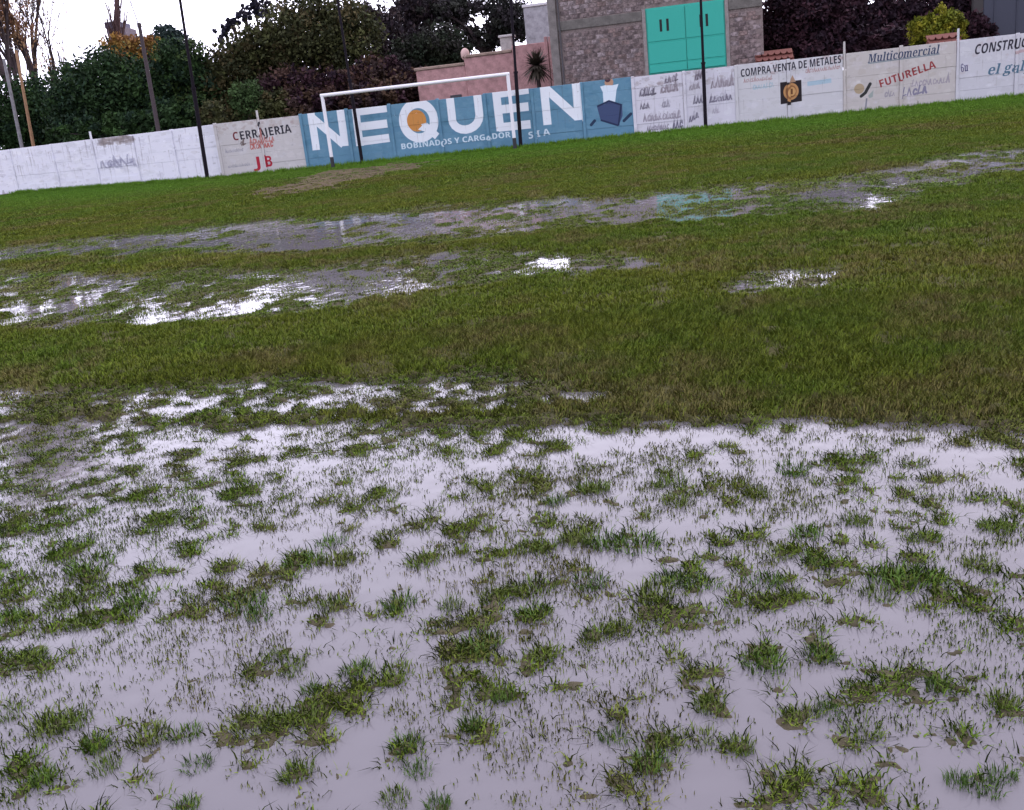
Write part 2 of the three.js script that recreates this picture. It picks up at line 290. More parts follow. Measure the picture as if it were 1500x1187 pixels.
function grassColour(x, z, lush, r, out) {
  const a = vnoise(x * 0.55, z * 0.55, 71), b = vnoise(x * 2.2, z * 2.2, 72), d = vnoise(x * 1.2 + 7, z * 1.2, 73) * 0.6 + vnoise(x * 5, z * 5, 74) * 0.4;
  const o = clamp(a * 0.8 + b * 0.5 - 0.2 + (r() - 0.5) * 0.6), dry = sstep(0.5, 0.76, d) * 0.6 * (r() < 0.7 ? 1 : 0.2) * (1 - lush), q = rr(0.72, 1.28, r);
  for (let k = 0; k < 3; k++) out[k] = lerp(lerp(lerp(GREEN[k], OLIVE[k], o), LUSH[k], lush), DRY[k], dry) * q;
  return out;
}
const lists = new Map();
function put(key, x, y, z, s, sy, turn, c) { if (!lists.has(key)) lists.set(key, []); lists.get(key).push(x, y, z, s, sy, turn, c[0], c[1], c[2]); }
{
  const r = mulberry(5150), col = [0, 0, 0];
  const zones = [[1.2, 7, 3400, 0], [7, 13, 1150, 1], [13, 22, 520, 2], [22, 52, 210, 3]];
  for (const [r0, r1, dens, zone] of zones) {
    const half = zone < 3 ? 0.92 : 0.8, n = Math.round(half * (r1 * r1 - r0 * r0) * dens);
    for (let k = 0; k < n; k++) {
      const rad = Math.sqrt(lerp(r0 * r0, r1 * r1, r())), a = (r() * 2 - 1) * half, x = Math.sin(a) * rad, z = -Math.cos(a) * rad;
      const wd = rad > 20 ? wallDistance(x, z) : 99; if (wd < 0.06) continue;
      const cov = coverage(x, z), h = rad > 34 ? 0.03 : height(x, z, cov);
      if (rad > 24 && mudAt(x, z) && r() < 0.86) continue;
      const lush = clamp(sstep(13, 2, wd) * 0.95 + (vnoise(x * 0.3, z * 0.3, 77) - 0.5) * 0.3 * (rad > 18));
      grassColour(x, z, cov > 0.4 ? Math.max(lush, 0.3) : lush, r, col);
      if (h > -0.001 && (cov > 0.2 || rad > 26 || r() > 0.75 * sstep(0.6, 0.74, vnoise(x * 3.3, z * 3.3, 78) * 0.6 + vnoise(x * 10, z * 10, 79) * 0.4))) {
        
        const wet = lerp(1, rad > 4.6 ? 0.42 : 0.58, sstep(0.12, 0.45, cov)) * (rad > 20 && mudAt(x, z) ? 0.4 : 1), tall = wd < 0.5 ? rr(1.2, 4.2, r) : 1;
        put('grass' + zone + (k % 2), x, h - 0.004, z, rr(0.8, 1.3, r), rr(0.7, 1.25, r) * wet * tall, r() * 6.283, col);
      }
    }
  }
  // drowned turf: only tips break the surface
  for (const [r0, r1, dens, zone] of [[1.2, 4, 15000, 0], [4, 7, 9000, 0], [7, 13, 2600, 1], [13, 22, 800, 1]]) {
    const half = 0.9, n = Math.round(half * (r1 * r1 - r0 * r0) * dens);
    for (let k = 0; k < n; k++) {
      const rad = Math.sqrt(lerp(r0 * r0, r1 * r1, r())), a = (r() * 2 - 1) * half, x = Math.sin(a) * rad, z = -Math.cos(a) * rad;
      const den = vnoise(x * 2.3, z * 2.3, 81) * 0.4 + vnoise(x * 8, z * 8, 82) * 0.35 + vnoise(x * 23, z * 23, 83) * 0.25, dn = sstep(0.36, 0.68, den); if (r() > dn + 0.03) continue;
      const cov = coverage(x, z); if (cov < 0.1) continue; const h = height(x, z, cov); if (h > 0) continue;
      const p = lerp(1, 0.25, sstep(0, -0.045, h)) * lerp(1, 0.34, sstep(0.94, 0.985, cov)) * (zone ? 0.7 : 0.62); if (r() > p) continue;
      grassColour(x, z, 0, r, col); for (let q = 0; q < 3; q++) col[q] *= 0.85;
      put('tips' + zone + (k % 2), x, 0.001, z, rr(0.7, 1.3, r), rr(0.35, 1.3, r) * (r() < 0.05 ? 1.8 : 1) * lerp(1, 0.7, sstep(3, 5, rad)), r() * 6.283, col);
    }
  }
  const shapes = {
    grass00: [9, 0.026, 0.018, 0.046, 0.0042, 0.75], grass01: [8, 0.03, 0.015, 0.052, 0.0038, 0.9], grass10: [9, 0.035, 0.018, 0.046, 0.0065, 0.75], grass11: [9, 0.035, 0.016, 0.05, 0.006, 0.9],
    grass20: [11, 0.055, 0.02, 0.05, 0.009, 0.75], grass21: [11, 0.055, 0.018, 0.054, 0.008, 0.9], grass30: [12, 0.09, 0.02, 0.052, 0.015, 0.75], grass31: [12, 0.09, 0.018, 0.055, 0.014, 0.9],
    tips00: [4, 0.022, 0.003, 0.014, 0.0036, 0.9], tips01: [3, 0.018, 0.003, 0.021, 0.003, 0.7], tips10: [6, 0.035, 0.01, 0.03, 0.006, 0.7], tips11: [5, 0.03, 0.01, 0.036, 0.0055, 0.6],
  };
  const M = new THREE.Matrix4(), Q = new THREE.Quaternion(), V = new THREE.Vector3(), S = new THREE.Vector3(), UP = new THREE.Vector3(0, 1, 0), C = new THREE.Color();
  for (const [key, list] of lists) {
    const im = new THREE.InstancedMesh(bladeClump(...shapes[key], r), bladeMat, list.length / 9);
    for (let i = 0; i < list.length / 9; i++) {
      const o = i * 9; Q.setFromAxisAngle(UP, list[o + 5]); M.compose(V.set(list[o], list[o + 1], list[o + 2]), Q, S.set(list[o + 3], list[o + 4], list[o + 3])); im.setMatrixAt(i, M); im.setColorAt(i, C.setRGB(list[o + 6], list[o + 7], list[o + 8]));
    }
    im.name = numbered(key.startsWith('tips') ? 'drowned_grass' : 'grass'); im.castShadow = im.receiveShadow = true; scene.add(im);
    tag(im, key.startsWith('tips') ? 'sparse grass tips breaking the surface of the muddy water' : 'short wet green and olive grass of the waterlogged pitch', 'grass', key.startsWith('tips') ? 'grass tips in the water' : 'grass of the pitch'); im.userData.kind = 'stuff';
    }
}
{
  // the tufts that can be picked out one by one in the flooded foreground
  const r = mulberry(909), geos = []; for (let k = 0; k < 5; k++) geos.push(bladeClump(150, 0.058, 0.01, 0.044, 0.0036, 0.95, r));
  const mats = [[0.085, 0.155, 0.022], [0.1, 0.15, 0.024], [0.072, 0.135, 0.022], [0.12, 0.16, 0.03]].map((c) => new THREE.MeshPhysicalMaterial({ color: new THREE.Color().setRGB(...c), roughness: 0.65, side: THREE.DoubleSide, specularIntensity: 0.35 }));
  tuftSpots.forEach((t, i) => {
    const m = new THREE.Mesh(geos[i % 5], mats[Math.floor(r() * 4)]), s = t.r / 0.062; m.name = numbered('grass_tuft'); m.position.set(t.x, Math.max(height(t.x, t.z), 0.002) - 0.003, t.z);
    m.scale.set(s * rr(1, 1.25, r), clamp(s, 0.75, 1.25) * rr(0.75, 1.05, r), s * rr(0.9, 1.1, r)); m.rotation.y = r() * 6.28; m.castShadow = m.receiveShadow = true; scene.add(m);
    tag(m, 'green grass tuft standing clear in the muddy flood water', 'grass tuft', 'grass tufts standing in the flooded foreground');
  });
}

// ---------------------------------------------------------------- the painted precast wall
const PPM = 150;
function canvasFor(len, base) {
  const c = document.createElement('canvas'); c.width = Math.min(2048, Math.ceil(len * PPM)); c.height = Math.ceil(H * PPM); const g = c.getContext('2d'); g.fillStyle = base; g.fillRect(0, 0, c.width, c.height); return [c, g];
}
function blotch(g, w, h, n, colours, r, s0, s1) {
  for (let k = 0; k < n; k++) {
    const x = r() * w, y = r() * h, s = lerp(s0, s1, r() * r()); g.fillStyle = pick(colours, r); g.beginPath();
    for (let i = 0; i < 9; i++) { const a = i / 9 * 6.283, d = s * rr(0.4, 1.2, r); g.lineTo(x + Math.cos(a) * d * 1.5, y + Math.sin(a) * d); } g.fill();
  }
}
function streaks(g, w, h, n, colour, r, from = 0, to = 0.5) { for (let k = 0; k < n; k++) { const x = r() * w, y = h * rr(from, to, r), l = h * rr(0.08, 0.45, r); g.fillStyle = colour; g.beginPath(); g.moveTo(x, y); g.lineTo(x + rr(1, 5, r), y + 2); g.lineTo(x + rr(-1, 3, r), y + l); g.fill(); } }
const caption = { run: runR, s0: 0 };
const wallXY = (px, py) => { const [s, y] = onRun(caption.run, px, py); return [(s - caption.s0) * caption.k, (H - y) * PPM]; };
function lettering(g, text, a, b, size, font, colour) {   // baseline from pixel a to pixel b, size in metres
  const [x0, y0] = wallXY(...a), [x1, y1] = wallXY(...b); g.save(); g.translate(x0, y0); g.rotate(Math.atan2(y1 - y0, x1 - x0)); g.font = font.replace('$', Math.round(size * PPM)); const w = g.measureText(text).width || 1; g.scale(Math.hypot(x1 - x0, y1 - y0) / w, 1); g.fillStyle = colour; g.fillText(text, 0, 0); g.restore();
}
function strokes(g, lines, width, colour, cap = 'butt') {
  g.strokeStyle = colour; g.lineWidth = width * PPM; g.lineCap = cap; g.lineJoin = 'miter';
  for (const l of lines) { g.beginPath(); l.forEach((p, i) => { const q = wallXY(...p); i ? g.lineTo(...q) : g.moveTo(...q); }); g.stroke(); }
}
function fillShape(g, points, colour) { g.fillStyle = colour; g.beginPath(); points.forEach((p, i) => { const q = wallXY(...p); i ? g.lineTo(...q) : g.moveTo(...q); }); g.fill(); }
function disc(g, px, py, rpx, colour, squeeze = 1) { const [x, y] = wallXY(px, py), [x1] = wallXY(px + rpx, py); g.fillStyle = colour; g.beginPath(); g.ellipse(x, y, Math.abs(x1 - x) * squeeze, Math.abs(x1 - x), 0, 0, 6.3); g.fill(); }
function handwriting(g, a, b, size, colour, r, slant = 0.25) {   // brushed script too worn to read
  const [x0, y0] = wallXY(...a), [x1, y1] = wallXY(...b), n = Math.max(3, Math.round(Math.hypot(x1 - x0, y1 - y0) / (size * PPM * 0.55)));
  g.strokeStyle = colour; g.lineCap = 'round';
  for (let i = 0; i < n; i++) {
    const x = lerp(x0, x1, i / n), y = lerp(y0, y1, i / n), h = size * PPM * rr(0.7, 1.15, r), w = size * PPM * 0.42; g.lineWidth = size * PPM * rr(0.12, 0.24, r); g.beginPath();
    const kind = Math.floor(r() * 4);
    if (kind === 0) { g.moveTo(x, y); g.lineTo(x + h * slant, y - h); g.lineTo(x + w, y); } else if (kind === 1) { g.ellipse(x + w * 0.5 + h * slant * 0.4, y - h * 0.4, w * 0.42, h * 0.42, 0.2, 0.5, 5.6); } else if (kind === 2) { g.moveTo(x + h * slant, y - h); g.lineTo(x, y); g.lineTo(x + w, y - h * 0.15); } else { g.moveTo(x, y); g.quadraticCurveTo(x + h * slant, y - h * 1.3, x + w * 0.6, y - h * 0.3); g.lineTo(x + w * 0.9, y); }
    g.stroke();
  }
}
const postMat = mat(0.62, 0.6, 0.6, 0.9, { map: plasterTone, bumpMap: roughBump, bumpScale: 0.004 });
// joints: pixel x of the foot of every upright, left to right
function wallSection(name, label, run, joints, base, print, opt = {}) {
  const r = mulberry(opt.seed ?? joints[0] + 4000), js = joints.map((p) => (typeof p === 'object' ? p.s : sOfFoot(run, p))), s0 = js[0], len = js[js.length - 1] - s0;
  const [c, g] = canvasFor(len, base); caption.run = run; caption.s0 = s0; caption.k = c.width / len;
  const w = c.width, h = c.height; blotch(g, w, h, 260 * len / 5, opt.tones ?? ['rgba(255,255,255,.10)', 'rgba(120,115,125,.07)', 'rgba(225,225,240,.12)'], r, 3, 26);
  print(g, w, h, r);
  streaks(g, w, h, 22 * len / 4, 'rgba(70,62,60,.16)', r, 0, 0.6); blotch(g, w, h, 60 * len / 5, ['rgba(70,66,66,.13)', 'rgba(100,96,90,.12)'], r, 1, 7);
  for (let k = 0; k < 46 * len / 4; k++) { g.fillStyle = pick(['rgba(58,64,44,.35)', 'rgba(80,66,52,.3)', 'rgba(50,46,48,.28)'], r); const x = r() * w, hh = h * rr(0.005, 0.07, r) * (r() < 0.15 ? 2 : 1); g.beginPath(); g.moveTo(x - rr(2, 14, r), h); g.lineTo(x - rr(0, 4, r), h - hh); g.lineTo(x + rr(1, 6, r), h - hh * rr(0.5, 1, r)); g.lineTo(x + rr(4, 16, r), h); g.fill(); }   // splashed dirt at the foot
  const tex = new THREE.CanvasTexture(c); tex.colorSpace = THREE.SRGBColorSpace; tex.anisotropy = 8; const m = new THREE.MeshStandardMaterial({ map: tex, roughness: 0.82 });
  const o = thing(name, label, 'wall', runPoint(run, s0).toArray(), run.turn, 'painted precast wall sections'); delete o.userData.group;
  const remap = (geo) => { const p = geo.attributes.position, uv = geo.attributes.uv; for (let i = 0; i < p.count; i++) uv.setXY(i, clamp(p.getX(i) / len, 0.001, 0.999), clamp(p.getY(i) / H, 0.001, 0.999)); return geo; };
  const rows = 5, rh = H / rows;
  for (let b = 0; b < js.length - 1; b++) for (let k = 0; k < rows; k++) {
    const gap = [0.03, 0, 0.014, 0.034, 0][(b * 3 + js.length) % 5], a = js[b] - s0 + 0.051, e = js[b + 1] - s0 - 0.051 - gap * (run === runL ? 1 : 0.3), dz = rr(-0.009, 0.009, r), top = k === rows - 1 ? rr(-0.03, 0.012, r) : 0;
    part('slab', remap(box(a, e, k === 0 ? -0.08 : k * rh + 0.0004, (k + 1) * rh - 0.0004 + top, -0.07 + dz, -0.025 + dz, 0.007)), m, o);
  }
  const ends = opt.lastPost ? js.length : js.length - 1;
  for (let b = 0; b < ends; b++) { const x = js[b] - s0, tall = (opt.tall ?? []).includes(b) ? rr(0.3, 0.36, r) : rr(-0.02, 0.04, r); part('post', remap(tall > 0.2 ? spikedPost(x, H + tall) : box(x - 0.052, x + 0.052, -0.1, H + tall, -0.1, 0.022, 0.012)), m, o); }
  return o;
}
function spikedPost(x, top) { const g = box(x - 0.052, x + 0.052, -0.1, top, -0.1, 0.022, 0.012), p = g.attributes.position; for (let i = 0; i < p.count; i++) if (p.getY(i) > top - 0.05) { p.setX(i, x + (p.getX(i) - x) * 0.55); p.setZ(i, -0.05 + (p.getZ(i) + 0.05) * 0.6); } g.computeVertexNormals(); return g; }

const WHITE = '#dedfe8';
wallSection('concrete_fence', 'plain whitewashed precast wall section with grey stains below the dark green trees', runL, [-230, -165, -100, -36, 28, 89, 148, 207, 264, { s: 0 }], WHITE, (g, w, h, r) => {
  // bare concrete along the top of one bay, old grey marks and a scrubbed patch
  const [xa, ya] = wallXY(140, 214), [xb] = wallXY(190, 208); for (let k = 0; k < 90; k++) { g.fillStyle = pick(['rgba(126,116,116,.4)', 'rgba(100,92,92,.3)', 'rgba(160,150,148,.4)'], r); g.fillRect(lerp(xa, xb, r()), rr(-6, 36, r), rr(6, 34, r), rr(4, 26, r)); }
  const [xc, yc] = wallXY(150, 240), [xd] = wallXY(193, 234); for (let k = 0; k < 60; k++) { g.fillStyle = 'rgba(92,94,120,.13)'; g.fillRect(lerp(xc, xd, r()), yc + rr(-22, 22, r), rr(5, 24, r), rr(5, 24, r)); }
  handwriting(g, [148, 246], [196, 238], 0.34, 'rgba(84,84,112,.38)', r, 0.1);
  streaks(g, w, h, 60, 'rgba(96,92,100,.26)', r, 0, 0.2); streaks(g, w, h, 70, 'rgba(110,106,116,.2)', r, 0.3, 0.9); blotch(g, w, h, 120, ['rgba(120,118,132,.14)', 'rgba(140,130,120,.12)'], r, 4, 20);
}, { tall: [6], seed: 11 });
wallSection('concrete_fence', 'off white wall section with black CERRAJERIA lettering and red initials', runR, [{ s: 0 }, 391, 452], '#c2bfbe', (g, w, h, r) => {
  blotch(g, w, h * 0.16, 60, ['rgba(150,132,128,.3)', 'rgba(170,158,152,.3)'], r, 4, 22);
  lettering(g, 'ERRAJERIA', [351, 205], [427, 194], 0.42, 'bold $px sans-serif', '#1d1b28'); lettering(g, 'C', [341, 206], [350, 205], 0.42, 'bold $px sans-serif', '#6a1d26');
  handwriting(g, [352, 213], [358, 212], 0.2, 'rgba(90,74,70,.7)', r); handwriting(g, [366, 212], [402, 206], 0.2, 'rgba(176,92,84,.75)', r); handwriting(g, [366, 219], [400, 214], 0.22, 'rgba(170,80,74,.8)', r);
  handwriting(g, [330, 224], [356, 221], 0.1, 'rgba(110,110,130,.5)', r); handwriting(g, [334, 246], [366, 242], 0.1, 'rgba(120,120,136,.5)', r);
  lettering(g, 'J', [374, 245], [384, 244], 0.52, 'bold $px sans-serif', '#a81a34'); lettering(g, 'B', [388, 244], [400, 243], 0.52, 'bold $px sans-serif', '#a81a34');
}, { tall: [1], seed: 12 });
wallSection('concrete_fence', 'light blue wall section with large white NEQUEN letters and a painted figure', runR, [452, 518, 580, 650, 718, 786, 858, 932], '#5f8ba3', (g, w, h, r) => {
  blotch(g, w, h, 240, ['rgba(70,120,150,.22)', 'rgba(130,170,190,.16)', 'rgba(60,110,130,.2)'], r, 5, 40);
  const L = '#e6ecf2', W = 0.29;
  strokes(g, [[[455, 166], [463, 220]], [[454, 170], [503, 212]], [[498, 161], [505, 214]]], W, L);
  strokes(g, [[[520, 158], [527, 214]], [[519, 164], [566, 158]], [[526, 186], [567, 181]], [[524, 208], [570, 202]]], W, L);
  const [qx, qy] = wallXY(613, 177), [qx1] = wallXY(635, 175); g.strokeStyle = L; g.lineWidth = W * PPM * 1.12; g.beginPath(); g.ellipse(qx, qy, Math.abs(qx1 - qx) * 1.02, 0.6 * PPM, 0, 0, 6.3); g.stroke(); strokes(g, [[[622, 184], [640, 200]]], W * 0.9, L); disc(g, 610, 177, 15, '#c98a45', 0.95); fillShape(g, [[612, 190], [618, 184], [616, 182], [624, 180], [626, 194]], L);
  const U = [[658, 138], [662, 172]]; for (let i = 0; i <= 10; i++) { const a = Math.PI * (1 - i / 10); U.push([682 + 20 * Math.cos(a), 172 - (i - 5) * 0.5 + 18 * Math.sin(a)]); } U.push([702, 168], [698, 132]); strokes(g, [U], W, L);
  strokes(g, [[[726, 132], [733, 192]], [[724, 138], [774, 131]], [[728, 161], [774, 156]], [[730, 187], [777, 182]]], W, L);
  strokes(g, [[[796, 122], [802, 183]], [[795, 126], [846, 172]], [[843, 117], [848, 176]]], W, L);
  for (const [px, py] of [[655, 141], [698, 135]]) fillShape(g, [[px - 6, py - 4], [px + 6, py - 6], [px + 6, py], [px - 5, py + 1]], 'rgba(52,34,38,.85)');
  lettering(g, 'BOBINADOS Y CARGADOR', [587, 219], [748, 201], 0.27, 'bold $px sans-serif', 'rgba(216,230,238,.9)'); lettering(g, 'S I A', [774, 203], [806, 197], 0.3, 'bold $px sans-serif', 'rgba(216,230,238,.9)');
  // the painted man: head, white shirt, dark trough in front, two strokes
  disc(g, 892, 121, 6.5, '#b58d74'); disc(g, 890, 116, 4.5, '#4a2f38'); fillShape(g, [[879, 127], [886, 125], [897, 125], [906, 123], [903, 132], [901, 150], [884, 152], [883, 135]], '#dbe8f2');
  fillShape(g, [[874, 155], [886, 153], [892, 147], [899, 151], [911, 154], [912, 170], [906, 184], [896, 182], [880, 177]], '#3c4b70'); strokes(g, [[[910, 153], [906, 184]], [[880, 176], [906, 184]], [[875, 156], [892, 148], [911, 154]]], 0.06, '#1c2a4c');
  strokes(g, [[[866, 183], [871, 177]], [[914, 177], [924, 167]]], 0.1, '#1d3350', 'round');
}, { tones: ['rgba(120,165,190,.14)', 'rgba(70,110,140,.12)', 'rgba(150,180,195,.1)'], seed: 13 });
wallSection('concrete_fence', 'white wall section covered with worn grey and black brushed script', runR, [932, 1006, 1081], '#d2d1da', (g, w, h, r) => {
  for (const [a, b, s, k] of [[[937, 141], [962, 138], 0.36, '50,44,58'], [[968, 136], [994, 132], 0.4, '110,98,104'], [[974, 122], [994, 117], 0.28, '70,60,72'], [[938, 160], [952, 158], 0.28, '80,76,90'], [[970, 157], [980, 156], 0.3, '130,126,138'], [[943, 178], [998, 172], 0.32, '120,112,124'], [[948, 190], [980, 187], 0.2, '90,84,96'], [[986, 187], [1000, 184], 0.34, '60,56,76'], [[1010, 132], [1026, 128], 0.3, '120,112,120'], [[1018, 117], [1030, 112], 0.34, '84,72,84'], [[1042, 129], [1076, 124], 0.38, '112,100,108'], [[1016, 152], [1030, 150], 0.3, '84,80,94'], [[1040, 150], [1074, 145], 0.32, '76,72,90'], [[1010, 178], [1024, 170], 0.28, '70,66,84'], [[1044, 166], [1054, 165], 0.24, '160,156,168']]) { handwriting(g, a, b, s * 0.72, `rgba(${k},.5)`, r); handwriting(g, a, b, s * 0.6, `rgba(${k},.35)`, r); handwriting(g, a, b, s * 0.9, `rgba(${k},.16)`, r); }
  blotch(g, w, h * 0.22, 60, ['rgba(150,138,140,.32)', 'rgba(120,110,114,.22)'], r, 3, 18);
}, { seed: 14 });
wallSection('concrete_fence', 'pale wall section with black top lettering and a gold round emblem on black', runR, [1081, 1157, 1238], '#c8c8cb', (g, w, h, r) => {
  blotch(g, w, h * 0.2, 40, ['rgba(150,120,116,.3)'], r, 3, 16);
  lettering(g, 'COMPRA VENTA DE METALES', [1085, 113], [1233, 92], 0.34, 'bold $px sans-serif', '#252330'); handwriting(g, [1090, 121], [1132, 116], 0.12, 'rgba(150,104,100,.6)', r); handwriting(g, [1180, 107], [1232, 100], 0.12, 'rgba(150,104,100,.6)', r);
  handwriting(g, [1103, 131], [1134, 127], 0.16, 'rgba(140,176,190,.55)', r); strokes(g, [[[1183, 123], [1218, 118]]], 0.14, 'rgba(140,182,202,.6)');
  fillShape(g, [[1143, 121], [1174, 117], [1175, 148], [1144, 153]], '#1c1318'); disc(g, 1159, 134, 12.5, '#b98a58', 0.9); disc(g, 1159, 134, 9, '#8d5f38', 0.9); disc(g, 1160, 134, 6.5, '#c79a62', 0.9); strokes(g, [[[1160, 130], [1160, 138]]], 0.07, '#6d4526'); fillShape(g, [[1156, 121], [1161, 110], [1166, 120]], '#a98a70');
}, { seed: 15 });
wallSection('concrete_fence', 'pale wall section with dark blue script above slanting red letters', runR, [1238, 1320, 1402], '#beb9b5', (g, w, h, r) => {
  blotch(g, w, h, 60, ['rgba(170,160,146,.22)', 'rgba(190,184,180,.3)'], r, 4, 30);
  lettering(g, 'Multicomercial', [1271, 92], [1376, 78], 0.36, 'italic bold $px serif', '#33405c'); strokes(g, [[[1272, 93], [1377, 79]]], 0.04, 'rgba(70,96,110,.5)');
  lettering(g, 'FUTURELLA', [1289, 129], [1372, 99], 0.34, 'bold $px sans-serif', '#8e3236'); handwriting(g, [1336, 127], [1392, 120], 0.2, 'rgba(130,124,140,.6)', r); handwriting(g, [1322, 141], [1360, 135], 0.28, 'rgba(100,98,128,.7)', r); handwriting(g, [1296, 142], [1312, 140], 0.16, 'rgba(130,126,140,.6)', r);
  disc(g, 1259, 130, 7.5, '#a8977c'); strokes(g, [[[1262, 141], [1268, 136], [1275, 123]]], 0.1, '#2a2c2c', 'round'); fillShape(g, [[1272, 140], [1280, 132], [1279, 142], [1274, 144]], '#97a29d'); strokes(g, [[[1270, 144], [1268, 160]]], 0.05, '#80828a');
}, { tall: [0], seed: 16 });
wallSection('concrete_fence', 'pale wall section with heavy dark top lettering and faded blue script', runR, [1402, 1488, 1576, 1668, 1765], '#c5c5cb', (g, w, h, r) => {
  blotch(g, w, h, 50, ['rgba(170,150,150,.2)'], r, 4, 26);
  lettering(g, 'CONSTRUCCIONES', [1427, 80], [1560, 60], 0.42, 'italic bold $px sans-serif', '#24212f'); strokes(g, [[[1488, 76], [1600, 60]]], 0.1, 'rgba(168,112,112,.4)');
  lettering(g, '6', [1408, 106], [1413, 105], 0.36, 'bold $px serif', '#474468'); lettering(g, 'u', [1413, 105], [1419, 104], 0.36, 'bold $px serif', '#2b2a5a');
  lettering(g, 'el galpón', [1446, 110], [1540, 98], 0.42, 'italic bold $px serif', '#4a6b80');
}, { tall: [0], seed: 17, lastPost: true });

// ---------------------------------------------------------------- goal
{
  const a = new THREE.Vector3(-5.46, 0, -36.75), b = new THREE.Vector3(1.09, 0, -35.5), d = b.clone().sub(a), w = d.length(), turn = Math.atan2(-d.z, d.x);
  const o = thing('goal', 'white football goal frame with black lower posts before the blue wall', 'goal', a.toArray(), turn), h = 2.52, R = 0.06;
  const white = mat(0.8, 0.8, 0.83, 0.5), black = mat(0.02, 0.02, 0.025, 0.6);
  for (const x of [0, w]) { const p = new THREE.CylinderGeometry(R, R, h - 0.42, 20); p.translate(x, 0.42 + (h - 0.42) / 2, 0); const m = part('post', p, white, o); const q = new THREE.CylinderGeometry(R + 0.006, R + 0.008, 0.62, 20); q.translate(x, 0.11, 0); part('black_sleeve', q, black, m); }
  const c = new THREE.CylinderGeometry(R, R, w + 2 * R, 20); c.rotateZ(Math.PI / 2); c.translate(w / 2, h + R * 0.2, 0); part('crossbar', c, white, o);
}
// ---------------------------------------------------------------- tall dark poles of the ball fence
[['tall dark steel pole against the plain whitewashed wall section', [304, 263], [266, 0], 0.075], ['tall dark steel pole in front of the first blue letters', [531, 240], [494, 0], 0.06], ['tall dark steel pole beside the right goal post', [763, 214], [750, 0], 0.065], ['tall dark steel pole in front of the green shutter', [1034, 188], [1027, 0], 0.062]].forEach(([label, foot, top, R]) => {
  const s = sOfFoot(runR, foot[0], -0.32), p = runPoint(runR, s, -0.32), [ts, ty] = onRun(runR, top[0], top[1], -0.32), k = 1.25, H2 = ty * k, lx = (ts - s) * k * 0.8;
  const o = thing('fence_pole', label, 'pole', p.toArray(), runR.turn, undefined), steel = new THREE.MeshPhysicalMaterial({ color: new THREE.Color().setRGB(0.012, 0.009, 0.014), roughness: 0.8, specularIntensity: 0.25 });
  const cut = 0.42;
  part('lower_tube', limb([[0, -0.15, 0, R], [lx * cut * 0.5, H2 * cut * 0.5, 0, R], [lx * cut, H2 * cut, 0, R]], 14), steel, o);
  part('collar', limb([[lx * cut * 0.985, H2 * cut * 0.985, 0, R * 0.5], [lx * cut * 0.985, H2 * cut * 0.986, 0, R * 1.25], [lx * cut * 1.012, H2 * cut * 1.012, 0, R * 1.25], [lx * cut * 1.012, H2 * cut * 1.013, 0, R * 0.5]], 14), steel, o);
  part('upper_tube', limb([[lx * cut, H2 * cut, 0, R * 0.74], [lx, H2, 0, R * 0.7], [lx, H2 + 0.002, 0, 0.002]], 14), steel, o);
});

